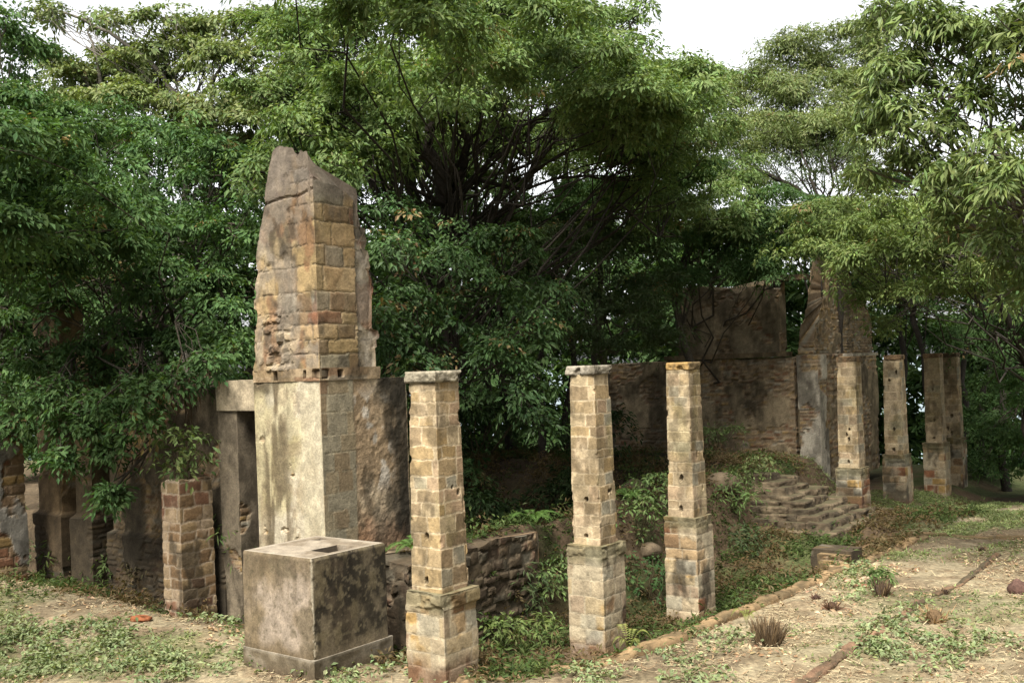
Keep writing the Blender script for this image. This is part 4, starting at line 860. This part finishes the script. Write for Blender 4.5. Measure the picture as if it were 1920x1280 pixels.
make_tree('leafy_tree', 'dark shady tree filling the corner beyond the far pillars', 'tree', xyd(1960, 30), at(1950, 600, 30), [
    (1850, 620, 27, 60, 40), (1920, 640, 26, 60, 60), (1960, 540, 25, 80, 70), (1930, 740, 28, 60, 60), (1880, 820, 30, 70, 40), (1960, 830, 28, 70, 50), (1850, 780, 33, 50, 50), (1800, 640, 31, 50, 40), (1900, 700, 30, 60, 60), (1780, 800, 34, 60, 50), (1900, 880, 30, 60, 30), (1830, 870, 33, 60, 40)], 28, 23, leaf=(0.14, 0.06), pal=DEEP, dens=1.1)
make_tree('tall_tree', 'tall dark tree standing behind the great forked tree', 'tree', xyd(760, 27.5), at(770, 300, 27.5), [(600, 60, 27, 110, 70), (740, 50, 27, 110, 70), (880, 60, 27, 110, 70), (1010, 50, 27.5, 100, 60), (650, 170, 26.5, 110, 70), (800, 170, 26.5, 110, 70), (1120, 90, 27.5, 80, 60), (700, 280, 26, 100, 60), (830, 300, 26, 80, 60), (1120, 200, 27, 60, 40), (930, 200, 27, 60, 30)], 27, 61, leaf=(0.14, 0.065), pal=MID, trunk_r=0.2, dens=0.9, bark=(0.05, 0.042, 0.034))
# trees filling the depth behind the wall and the pit
for i, (px, Y, lab) in enumerate([(120, 28, 'thick dark tree far behind the brick pier'), (480, 27, 'thick dark tree directly behind the tower'), (690, 26, 'thick dark tree deep in the shade behind the first pillar'), (900, 31, 'thick dark tree deep in the shade left of the back wall')]):
    make_tree('broadleaf_tree', lab, 'tree', xyd(px, Y), at(px, 540, Y), [(px - 80, 420, Y, 110, 70), (px + 80, 440, Y, 110, 70), (px, 520, Y - 1, 130, 80), (px - 100, 600, Y, 110, 80), (px + 100, 610, Y, 110, 80), (px, 700, Y - 1, 130, 80), (px + 20, 800, Y, 130, 60), (px - 30, 360, Y, 110, 50), (px - 90, 860, Y, 110, 50), (px + 110, 870, Y, 110, 50)] + ([(px - 70, 320, Y, 120, 80), (px + 80, 310, Y, 120, 80), (px, 230, Y, 120, 70)] if px < 700 else []), Y, 70 + i, leaf=(0.18, 0.09), cl=0.36, per=15, pal=DEEP, dens=0.9)

# unseen trees added round and above the camera to block sky fill
for i, (x, y, h, w, lab) in enumerate([(-15, 10, 9, 5, 'unseen shade tree added left of the clearing, wide and leafy'), (-17, 1, 10, 5.5, 'unseen shade tree added left of the camera, wide and leafy'), (-12, -10, 8.5, 5.5, 'unseen shade tree added on the bank behind and left of the camera'), (1, -15, 9, 6, 'unseen shade tree added on the bank straight behind the camera'), (12, -9, 10, 6, 'unseen shade tree added on the bank behind and right of the camera'), (14.5, 2, 11, 5.5, 'tall unseen shade tree added right of the camera'), (15, 12, 10, 4, 'unseen shade tree added right of the dry lawn'), (-7, -2.5, 9.5, 5, 'unseen shade tree added with its crown above the camera from the left'), (7, -3, 10, 5.5, 'unseen shade tree added with its crown above the camera from the right')]):
    zb = float(terrain(x, y)); RR = np.random.default_rng(900 + i)
    bl = [('w', (x + RR.normal(0, w * 0.4), y + RR.normal(0, w * 0.4), zb + h * f), (w * 0.62, w * 0.62, h * 0.24)) for f in ((0.3, 0.45, 0.55, 0.68, 0.8, 0.9) if abs(x) > 9 or y < -5 else (0.62, 0.68, 0.74, 0.8, 0.86, 0.92))]
    make_tree('broadleaf_tree', lab, 'tree', (x, y), (x, y, zb + h * 0.6), bl, 0, 900 + i, leaf=(0.42, 0.22), cl=0.7, per=12, dens=0.8, pal=DEEP, trunk_r=0.25)

# far woodland on the slope down to the sea
R = np.random.default_rng(5); parts = []
for px in range(-500, 2500, 85):
    for Y in (43, 52):
        topy = 455 + R.uniform(-30, 50) + (170 if 1660 < px < 1800 else 0)
        for py in np.arange(topy, 1000, 95):
            c = at(px + R.uniform(-40, 40), py, Y + R.uniform(-3, 3)); r = np.array((70, 70, 55)) / F * Y
            p, ax = blob_clusters(R, c, r, 60)
            tone = R.uniform(0, 1, (len(p), 1)); cols = np.array((0.026, 0.052, 0.018)) * (1 - tone) + np.array((0.055, 0.095, 0.03)) * tone
            parts.append(leaves_at(R, p, ax, np.full(len(p), 0.7), 12, 0.42, 0.2, 0.3, cols))
v, f, c = merge(parts); LEAF += len(f) // 2
tag(mesh_np('woodland', v, f, M_LEAF, c, smooth=False), kind='stuff')

# ------------------------------------------------------------------ plants
def plant(name, label, cat, pos, size, seed, n=26, per=10, leaf=(0.11, 0.05), pal=MID, droop=0.4, stems=7, group=None, mat=None, flat=1.0, sq_=0.8):
    R = np.random.default_rng(seed); pos = np.array(pos, float)
    size = size * 1.2 if group else size
    root = empty(name, pos, label, cat, group)
    c = pos + UP * size * sq_ * 0.55
    p, ax = blob_clusters(R, c, np.array((size * 0.55, size * 0.55, size * sq_ * 0.5)), n, flat)
    tone = R.uniform(0, 1, (len(p), 1)); cols = np.array(pal[0]) * (1 - tone) + np.array(pal[1]) * tone
    v, f, cc = leaves_at(R, p, ax, size * 0.2 * R.uniform(0.7, 1.3, len(p)), per, leaf[0], leaf[1], droop, cols)
    mesh_np('foliage', v, f, mat or M_LEAF, cc, root, smooth=False)
    V, q, b = [], [], 0
    for j in range(stems):
        t = tube(wander(R, pos + R.normal(0, 0.03, 3) * (1, 1, 0) - UP * 0.05, p[R.integers(len(p))], 5, 0.12, 0.05), np.linspace(0.012, 0.005, 5) * max(0.6, size), 4)
        V.append(t[0]); q.append(t[1] + b); b += len(t[0])
    V = np.concatenate(V); mesh_np('stems', V, np.concatenate(q), M_BARK, np.tile((0.11, 0.09, 0.05), (len(V), 1)), root)
    return root
def fern(name, label, pos, size, seed, fronds=11, pal=((0.06, 0.12, 0.03), (0.10, 0.17, 0.045)), cat='fern', up=0.75, group=None):
    R = np.random.default_rng(seed); pos = np.array(pos, float); root = empty(name, pos, label, cat, group)
    for i in range(fronds):
        a = i / fronds * 2 * math.pi + R.uniform(-0.3, 0.3); l = size * R.uniform(0.7, 1.1); h = np.array((math.cos(a), math.sin(a), 0))
        t = np.linspace(0, 1, 22)[:, None]; sp_ = pos + h * l * t + UP * (l * up * (1.9 * t - 1.6 * t * t))
        k = np.arange(3, 22); tg = unit(np.gradient(sp_, axis=0))[k]; sd = unit(np.cross(tg, UP)); w = (np.sin(np.linspace(0.25, 3.1, len(k)))[:, None]) * l * 0.26
        V = []
        for s in (-1, 1):
            b0 = sp_[k]; tip = b0 + (sd * s * 0.9 + tg * 0.45) * w - UP * w * 0.15
            m1 = b0 * 0.6 + tip * 0.4 + tg * l * 0.022; m2 = b0 * 0.6 + tip * 0.4 - tg * l * 0.022
            V.append(np.stack([b0, m1, tip, m2], 1).reshape(-1, 3))
        rib = np.stack([sp_[:-1] + np.array((0, 0, 0.004)), sp_[1:] + np.array((0, 0, 0.004)), sp_[1:] - UP * 0.006, sp_[:-1] - UP * 0.006], 1).reshape(-1, 3)
        V = np.concatenate(V + [rib]); n4 = len(V) // 4; kk = np.arange(n4) * 4
        Fc = np.stack([kk, kk + 1, kk + 2, kk + 3], 1)
        cc = np.repeat((np.array(pal[0]) + (np.array(pal[1]) - np.array(pal[0])) * R.uniform(0, 1, (n4, 1))), 4, 0)
        mesh_np('frond', V, Fc, M_LEAF, cc, root, smooth=False)
    return root
for (t, o, s_, lab) in [(5.5, 6.5, 1.7, 'dark bush deep in the pit behind the rubble wall'), (8.0, 6.0, 1.6, 'dark bush under the trees behind the second pillar'), (10.5, 5.0, 1.5, 'dark bush in the shade before the back wall, left part'), (13.0, 6.0, 1.6, 'dark bush in the shade at the dim left end of the back wall'), (8.5, 9.0, 2.0, 'large dark bush farthest back in the pit'), (12.5, 9.5, 2.0, 'large dark bush left of the back wall end')]:
    p_ = to_xy(t, o); plant('wild_shrub', lab, 'shrub', (p_[0], p_[1], float(terrain(*p_)) - 0.05), s_, int(t * 10), n=110, per=12, leaf=(0.15, 0.06), pal=((0.02, 0.036, 0.014), (0.034, 0.058, 0.02)), group='shrubs growing in the ruin')
top_st = np.array((sp[0], sp[1], sz + 2.2))
plant('wild_shrub', 'pale leafed shrub growing on top of the broken pillar', 'shrub', top_st + np.array((0, 0, -0.02)), 1.0, 301, n=30, per=11, leaf=(0.13, 0.055), pal=((0.09, 0.13, 0.05), (0.13, 0.17, 0.065)), stems=12, sq_=0.85)
def gp(px, py): return ground_at(px, py)
SH = [((430, 1060), 0.95, 'bright green weed shrub in the doorway beside the tower', MID), ((385, 1075), 0.6, 'small shrub at the foot of the broken pillar', GREY), ((40, 1050), 0.6, 'weedy bush at the foot of the brick pier', GREY), ((130, 1060), 0.7, 'weedy bush before the pilaster plinths of the long wall', OLIVE), ((215, 1080), 0.55, 'low weedy bush midway along the long wall', MID), ((275, 1095), 0.6, 'weedy bush just short of the broken pillar', ((0.09, 0.075, 0.045), (0.13, 0.11, 0.06))),
      ((975, 1140), 0.75, 'spiky shrub in front of the rubble wall in the pit', GREY), ((935, 1215), 0.6, 'olive scrub low in the pit just right of the first pillar', OLIVE), ((1030, 1120), 0.8, 'shrub against the second pillar on the rubble wall side', MID),
      ((1010, 1210), 0.55, 'low shrub at the foot of the second pillar near the kerb', OLIVE), ((1215, 1120), 0.9, 'dark shrub between the second and third pillars, low in the pit', DEEP), ((1200, 1010), 0.9, 'shrub on the bank behind the gap of the second and third pillars', MID),
      ((1375, 960), 0.95, 'tall weed clump directly right of the third pillar', MID), ((1400, 1040), 0.7, 'scrubby plant lower right of the third pillar', GREY), ((1420, 915), 0.85, 'pale bush in front of the steps at their left end', LIGHT),
      ((1350, 855), 1.0, 'bush at the foot of the back wall near the third pillar', MID), ((1430, 845), 0.9, 'bush at the foot of the back wall under the pale pilaster', GREY), ((1520, 850), 0.8, 'dark bush above the steps under the gable', DEEP),
      ((885, 950), 1.1, 'dry brownish bush beside the first pillar on the bank', ((0.10, 0.08, 0.04), (0.13, 0.11, 0.05))), ((1230, 950), 0.8, 'green weed bush left of the third pillar ledge', MID), ((1880, 905), 1.0, 'bush in the shade at the far grass edge', DEEP), ((1650, 1095), 0.34, 'small green tuft of leaves growing over the dead stump on the lawn', MID)]
for i, ((px, py), s_, lab, pal) in enumerate(SH):
    plant('wild_shrub', lab, 'shrub', gp(px, py) - np.array((0, 0, 0.03)), s_, 310 + i, n=int(34 * s_ + 8), per=11, leaf=(0.10 if i % 3 else 0.14, 0.042 if i % 3 else 0.03), pal=pal, group='shrubs growing in the ruin')
q = to_xy(1.6, 1.85); fern('fern', 'bright green fern on top of the rubble wall', (q[0], q[1], 1.05), 0.55, 401, up=0.85)
for (px, py, s_, lab) in [(1000, 985, 0.5, 'second fern on the dark bank right of the bright one'), (1180, 940, 0.45, 'fern beside the second pillar ledge on the far bank'), (1350, 905, 0.45, 'fern at the edge of the shade behind the third pillar'), (1440, 895, 0.4, 'fern just above the left end of the steps')]:
    fern('fern', lab, gp(px, py), s_, int(px), up=0.9)
for (px, py, s_, lab) in [(1180, 1225, 0.3, 'upright young sprout at the kerb by the second pillar'), (1400, 1170, 0.22, 'tiny sprout beside the kerb near the third pillar')]:
    fern('sprout', lab, gp(px, py), s_, int(px) + 1, fronds=6, pal=((0.16, 0.19, 0.05), (0.22, 0.24, 0.08)), cat='sprout', up=1.8)

# hanging roots over the dark wall
R = np.random.default_rng(77); root = empty('hanging_roots', at(365, 690, 16.9), 'tangle of thin brown roots hanging down the wall left of the lintel', 'roots')
V, q, b = [], [], 0
for k in range(26):
    x = R.uniform(325, 410); a = at(x, R.uniform(660, 710), 16.75); e = at(x + R.uniform(-18, 18), R.uniform(745, 840), 16.75)
    t = tube(wander(R, a, e, 8, 0.08), np.linspace(0.014, 0.006, 8), 4); V.append(t[0]); q.append(t[1] + b); b += len(t[0])
V = np.concatenate(V); mesh_np('root', V, np.concatenate(q), M_BARK, np.tile((0.15, 0.105, 0.065), (len(V), 1)), root)

# ------------------------------------------------------------------ dead tufts, stumps and wood on the lawn
def tuft(label, px, py, size, seed, col, cat='grass tuft', blades=150, up=0.8, name='dry_tuft'):
    R = np.random.default_rng(seed); p0 = gp(px, py); root = empty(name, p0, label, cat)
    a = R.uniform(0, 2 * math.pi, blades); r = np.sqrt(R.uniform(0, 1, blades)) * size * 0.4
    b0 = p0 + np.stack([np.cos(a) * r, np.sin(a) * r, np.zeros(blades)], 1)
    d = unit(np.stack([np.cos(a) * r / size * 2, np.sin(a) * r / size * 2, np.full(blades, up)], 1) + R.normal(0, 0.42, (blades, 3)))
    l = size * 0.78 * R.uniform(0.35, 1.1, (blades, 1)); sd = unit(np.cross(d, R.normal(size=(blades, 3)))) * 0.010
    V = np.stack([b0 - sd, b0 + sd, b0 + d * l + sd * 0.4, b0 + d * l - sd * 0.4], 1).reshape(-1, 3)
    k = np.arange(blades) * 4; cc = np.where(R.uniform(size=(blades, 1)) < 0.2, np.array((0.20, 0.14, 0.08)), np.array(col) * 0.85) * R.uniform(0.6, 1.4, (blades, 1)); cc = np.repeat(cc, 4, 0)
    mesh_np('blades', V, np.stack([k, k + 1, k + 2, k + 3], 1), M_DRY, cc, root, smooth=False)
    n = 40; th = np.linspace(0, 2 * math.pi, 14, endpoint=False); V, fc = [], []
    for i, (h, s_) in enumerate([(-0.06, 1.0), (0.25, 0.95), (0.45, 0.7), (0.55, 0.3)]):
        rr = size * 0.34 * s_ * (0.8 + 0.4 * R.uniform(size=14)); V.append(np.stack([p0[0] + np.cos(th) * rr, p0[1] + np.sin(th) * rr, np.full(14, p0[2] + h * size)], 1))
    V = np.concatenate(V); i = np.arange(14); j = (i + 1) % 14
    q = np.concatenate([np.stack([s * 14 + i, s * 14 + j, s * 14 + 14 + j, s * 14 + 14 + i], 1) for s in range(3)]); fl = [list(map(int, x)) for x in q] + [[int(42 + x) for x in i]]
    mesh_np('root_clump', V, fl, M_BARK, np.tile(np.array(col) * 0.6, (len(V), 1)), root)
tuft('big dark brown dead tuft on the dry lawn beside the kerb', 1440, 1205, 0.40, 501, (0.13, 0.092, 0.055), blades=420, up=2.6)
tuft('dark dead tuft with a leafy green sprig, on the lawn by the wood chips', 1652, 1115, 0.30, 502, (0.09, 0.06, 0.04), up=1.8)
tuft('small brown tuft between the big dead tuft and the low wall block', 1560, 1142, 0.2, 503, (0.13, 0.075, 0.05), blades=90)
tuft('straw coloured spiky tuft at the end of the reddish edging', 1752, 1165, 0.30, 504, (0.26, 0.17, 0.09), blades=130, up=0.5)
tuft('tiny dark tuft close to the kerb', 1530, 1122, 0.12, 505, (0.12, 0.07, 0.05), blades=50)
tuft('small dark tuft at the near end of the faint far edging', 1772, 1113, 0.12, 506, (0.07, 0.045, 0.03), blades=60)
tuft('dark brown dead weed clump at the foot of the long wall', 200, 1110, 0.36, 507, (0.07, 0.05, 0.04), blades=120, up=1.2)
tuft('small dead tuft on the far patch of dry lawn', 1842, 1032, 0.12, 508, (0.10, 0.06, 0.04), blades=50)
def lump(name, label, cat, pos, size, seed, col, mat=None):
    R = np.random.default_rng(seed); bm = bmesh.new(); bmesh.ops.create_icosphere(bm, subdivisions=3, radius=1)
    V = np.array([v.co for v in bm.verts]); fl = [[v.index for v in f.verts] for f in bm.faces]; bm.free()
    d = 0.65 + 0.7 * fbm(V[:, 0] * 1.3 + seed, V[:, 1] * 1.3, V[:, 2] * 1.3, seed, 3)
    V = V * d[:, None] * np.array(size) + np.array(pos)
    cc = np.array(col) * (0.6 + 0.8 * fbm(V[:, 0] * 20, V[:, 1] * 20, V[:, 2] * 20, seed, 3))[:, None]
    return tag(mesh_np(name, V, fl, mat or M_STONE, cc), label, cat)
lump('wood_stump', 'gnarled reddish piece of dead wood at the picture edge', 'dead wood', gp(1908, 1112) + UP * 0.08, (0.14, 0.12, 0.13), 601, (0.13, 0.075, 0.06), M_BARK)
lump('fallen_frond', 'small heap of orange brown dead leaves on the grass before the long wall', 'dead leaves', gp(262, 1163) + UP * 0.02, (0.2, 0.1, 0.05), 602, (0.30, 0.11, 0.05), M_BARK)
for i, (px, py, w, lab) in enumerate([(1600, 1090, 0.17, 'pale wood chip nearest the kerb'), (1635, 1085, 0.2, 'biggest pale wood chip beside the dead stump tuft'), (1615, 1100, 0.13, 'small reddish wood chip among the pale ones')]):
    lump('wood_chip', lab, 'wood chip', gp(px, py) + UP * 0.015, (w, 0.07, 0.035), 610 + i, (0.50, 0.34, 0.24) if i != 2 else (0.30, 0.14, 0.09))
for i, (px, py, s_, lab) in enumerate([(905, 960, 0.3, 'dark boulder on the bank beside the first pillar'), (1190, 925, 0.38, 'round boulder in the shade right of the second pillar'), (1352, 915, 0.4, 'mossy rounded boulder right of the third pillar'), (1480, 960, 0.22, 'fallen dark stone at the broken left end of the steps'), (1462, 925, 0.2, 'small fallen stone against the bush by the steps'), (1215, 1040, 0.25, 'fallen stone between the second and third pillars'), (755, 1150, 0.16, 'mossy stone wedged between the concrete block and first pillar')]):
    lump('fallen_stone', lab, 'stone', gp(px, py) + UP * s_ * 0.25, (s_, s_ * 0.8, s_ * 0.65), 620 + i, (0.19, 0.145, 0.095))

# ------------------------------------------------------------------ ground cover
R = np.random.default_rng(91)
def scatter(n, x0, x1, y0, y1):
    x, y = R.uniform(x0, x1, n), R.uniform(y0, y1, n)
    k = np.abs(x) < y * 0.56
    return x[k], y[k]
def kerb_side(x, y):
    t, o = to_to(x, y); k = np.interp(t, [-1.5, 0, 1.2, 3.2, 6.7, 11.9, 16], [-0.6, -0.95, -1.22, -1.62, -1.76, -2.2, -2.5])
    return t, o, (t > 0) & (o > k - 0.1) & (t < 16)
x, y = scatter(170000, -9, 13, 10.4, 24)
t, o, ins = kerb_side(x, y); gmx = green_map(x, y)
k = (~ins) & (R.uniform(size=len(x)) > gmx * 0.8) & ~((y > 17.5) & (x < -3)) & (R.uniform(size=len(x)) < np.clip(1.5 - (y - 10) / 14, 0.2, 1)) & (R.uniform(size=len(x)) < 0.12 + sstep(0.42, 0.62, fbm(x * 1.6, y * 1.6, 3, 5, 3)))
x, y = x[k], y[k]; n = len(x); z = terrain(x, y)
b0 = np.stack([x, y, z + 0.006 + R.uniform(0, 0.03, n)], 1); a = R.uniform(0, 2 * math.pi, n)
d = np.stack([np.cos(a), np.sin(a), R.normal(0.03, 0.14, n)], 1); l = R.gamma(3.0, 0.026, n)[:, None]; sd = np.stack([-np.sin(a), np.cos(a), R.normal(0, 0.3, n)], 1) * R.uniform(0.002, 0.006, (n, 1))
V = np.stack([b0 - sd, b0 + sd, b0 + d * l + sd * 0.5, b0 + d * l - sd * 0.5], 1).reshape(-1, 3); kk = np.arange(n) * 4
cc = np.array((0.41, 0.345, 0.22)) * R.uniform(0.6, 1.25, (n, 1)); br = R.uniform(size=n) < 0.3; cc[br] = np.array((0.24, 0.155, 0.09)) * R.uniform(0.6, 1.4, (br.sum(), 1))
tag(mesh_np('dry_grass', V, np.stack([kk, kk + 1, kk + 2, kk + 3], 1), M_DRY, np.repeat(cc, 4, 0), smooth=False), kind='stuff')
x, y = scatter(40000, -9, 13, 10.4, 22); t, o, ins = kerb_side(x, y); ins = ins | (R.uniform(size=len(x)) > 0.9 * sstep(0.47, 0.66, fbm(x * 1.1, y * 1.1, 6, 19, 4))); x, y = x[~ins], y[~ins]; n = len(x)
p = np.stack([x, y, terrain(x, y) + 0.01], 1); ax = unit(UP + R.normal(0, 0.35, (n, 3)))
cc = np.where(R.uniform(size=(n, 1)) < 0.5, np.array((0.26, 0.17, 0.10)), np.array((0.40, 0.31, 0.19)))
v, f, c = leaves_at(R, p, ax, np.full(n, 0.02), 1, 0.075, 0.04, 0.0, cc)
tag(mesh_np('fallen_leaves', v, f, M_DRY, c, smooth=False), kind='stuff')
# green grass and low weeds
x, y = scatter(90000, -10, 14, 10.4, 30); t, o, ins = kerb_side(x, y); gmx = green_map(x, y)
k = (~ins) & (R.uniform(size=len(x)) < gmx * np.where(y < 16.5, 0.5, 1)) ; x, y = x[k], y[k]; n = len(x)
p = np.stack([x, y, terrain(x, y) + 0.02], 1); ax = unit(UP + R.normal(0, 0.3, (n, 3)))
tone = R.uniform(0, 1, (n, 1)); lw_ = sstep(0.45, 0.6, fbm(x * 2, y * 2, 0, 77, 3))[:, None]
cc = (np.array((0.13, 0.17, 0.065)) * (1 - tone) + np.array((0.21, 0.24, 0.11)) * tone) * (0.8 + 0.4 * lw_)
v, f, c = leaves_at(R, p, ax, R.uniform(0.03, 0.09, n), 5, 0.065, 0.022, -0.6, cc)
tag(mesh_np('grass', v, f, M_LEAF, c, smooth=False), kind='stuff'); LEAF += n * 5
# leafy weeds in patches
pts = []
for (px, py, w, m_) in [(60, 1240, 70, 26), (300, 1250, 90, 26), (120, 1180, 90, 16), (30, 1190, 40, 12), (220, 1200, 60, 12), (480, 1225, 30, 7), (1700, 1230, 60, 8), (1800, 1225, 60, 11), (1850, 1210, 40, 6), (1700, 1180, 30, 10), (1600, 1080, 30, 10), (1110, 1270, 40, 9), (1300, 1262, 60, 10), (820, 1262, 60, 16), (590, 1262, 20, 5), (430, 1150, 40, 12), (130, 1070, 130, 26), (300, 1090, 60, 14), (640, 1272, 40, 8), (700, 1262, 20, 4), (1650, 1200, 40, 9), (1350, 1225, 40, 6)]:
    for j in range(m_):
        pts.append(gp(px + R.normal(0, w * 0.6), min(1300, py + R.normal(0, 18))))
P_ = np.array(pts); P_ = np.repeat(P_, 4, 0) + R.normal(0, 1, (len(P_) * 4, 3)) * np.array((0.12, 0.12, 0)); P_[:, 2] = terrain(P_[:, 0], P_[:, 1]) + R.uniform(0.03, 0.13, len(P_))
tone = R.uniform(0, 1, (len(P_), 1)); cc = np.array((0.15, 0.19, 0.09)) * (1 - tone) + np.array((0.24, 0.28, 0.15)) * tone
v, f, c = leaves_at(R, P_, unit(UP + R.normal(0, 0.3, (len(P_), 3))), R.uniform(0.05, 0.12, len(P_)), 10, 0.075, 0.04, 0.1, cc)
tag(mesh_np('weeds', v, f, M_LEAF, c, smooth=False), kind='stuff')
# undergrowth in the pit and along the shaded walls
x, y = scatter(60000, -10, 14, 11, 31); t, o, ins = kerb_side(x, y)
ins = ins & (o < 12) & (np.abs(o) + np.abs(t) > 0.5)
wl = (t < 0.9) & (o > 3.2) & (y > 15.8) & (x < -4.3)
dn = fbm(x * 0.9, y * 0.9, 2, 87, 4)
bank = sstep(2.5, 4.5, t) * sstep(-0.2, 0.5, o) * sstep(3.2, 2.2, o)
ins = ins & ~((t > 11.5) & (t < 15.8) & (o > -0.9) & (o < 1.5) & (R.uniform(size=len(x)) < 0.85))
k = (ins & (R.uniform(size=len(x)) < 0.55 * bank +  sstep(0.36, 0.56, dn) * 0.85 + 0.08)) | (wl & (R.uniform(size=len(x)) < 0.35 * sstep(0.42, 0.6, dn)))
x, y = x[k], y[k]; n = len(x); p = np.stack([x, y, terrain(x, y) + R.gamma(2.0, 0.05, n)], 1)
tone = R.uniform(0, 1, (n, 1)); dry = (fbm(x * 1.4, y * 1.4, 8, 89, 3) > 0.51)[:, None]
cc = np.where(dry, np.array((0.12, 0.088, 0.045)), np.array((0.038, 0.062, 0.020)) * (1 - tone) + np.array((0.085, 0.118, 0.036)) * tone)
v, f, c = leaves_at(R, p, unit(UP + R.normal(0, 0.4, (n, 3))), R.uniform(0.06, 0.16, n), 7, 0.10, 0.032, -0.2, cc)
tag(mesh_np('undergrowth', v, f, M_LEAF, c, smooth=False), kind='stuff'); LEAF += n * 7
print('LEAVES', LEAF)

# ------------------------------------------------------------------ light
SUN_EL, SUN_AZ = math.radians(57), math.radians(203)       # azimuth clockwise from +Y: behind the camera, from its left
w = bpy.data.worlds.new('World'); bpy.context.scene.world = w; w.use_nodes = True
nt = w.node_tree; nt.nodes.clear()
sky = nt.nodes.new('ShaderNodeTexSky'); sky.sky_type = 'NISHITA'; sky.sun_disc = False
sky.sun_elevation = SUN_EL; sky.sun_rotation = SUN_AZ; sky.air_density = 1.0; sky.dust_density = 4.0; sky.ozone_density = 1.0
hs = nt.nodes.new('ShaderNodeHueSaturation'); hs.inputs['Saturation'].default_value = 0.12
bg = nt.nodes.new('ShaderNodeBackground'); bg.inputs['Strength'].default_value = 0.056
wo = nt.nodes.new('ShaderNodeOutputWorld')
tc = nt.nodes.new('ShaderNodeTexCoord'); sx = nt.nodes.new('ShaderNodeSeparateXYZ'); mr = nt.nodes.new('ShaderNodeMapRange')   # bright haze low in the sky
mr.inputs['From Min'].default_value = 0.28; mr.inputs['From Max'].default_value = 0.55; mr.inputs['To Min'].default_value = 2.7; mr.inputs['To Max'].default_value = 0.8
nt.links.new(tc.outputs['Generated'], sx.inputs[0]); nt.links.new(sx.outputs['Z'], mr.inputs['Value'])
vs = nt.nodes.new('ShaderNodeVectorMath'); vs.operation = 'SCALE'
nt.links.new(sky.outputs[0], hs.inputs['Color']); nt.links.new(hs.outputs[0], vs.inputs[0]); nt.links.new(mr.outputs[0], vs.inputs['Scale']); nt.links.new(vs.outputs[0], bg.inputs['Color']); nt.links.new(bg.outputs[0], wo.inputs[0])
sl = bpy.data.lights.new('sun', 'SUN'); sl.energy = 4.0; sl.angle = math.radians(30); sl.color = (1.0, 0.94, 0.84)
so = bpy.data.objects.new('sun', sl); C.objects.link(so)
sd_ = Vector((math.sin(SUN_AZ) * math.cos(SUN_EL), math.cos(SUN_AZ) * math.cos(SUN_EL), math.sin(SUN_EL)))
so.rotation_euler = (-sd_).to_track_quat('-Z', 'Y').to_euler(); so.location = (0, 0, 40)

# ------------------------------------------------------------------ camera
cam = bpy.data.cameras.new('camera'); cam.sensor_width = 36; cam.lens = F * 36 / 1920; cam.clip_end = 20000; cam.shift_y = (PY - 640) / 1920
co = bpy.data.objects.new('camera', cam); C.objects.link(co); co.location = (0, 0, EYE); co.rotation_mode = 'XYZ'
from mathutils import Matrix
co.matrix_world = Matrix.Translation((0, 0, EYE)) @ Matrix.Rotation(math.radians(90), 4, 'X') @ Matrix.Rotation(-ROLL, 4, 'Z')
sc = bpy.context.scene; sc.camera = co
sc.render.engine = 'CYCLES'; sc.cycles.max_bounces = 6; sc.cycles.diffuse_bounces = 1; sc.cycles.transmission_bounces = 3; sc.cycles.glossy_bounces = 2
sc.cycles.use_denoising = True
sc.view_settings.view_transform = 'Standard'; sc.view_settings.look = 'None'; sc.view_settings.exposure = 1.52; sc.view_settings.gamma = 1.0
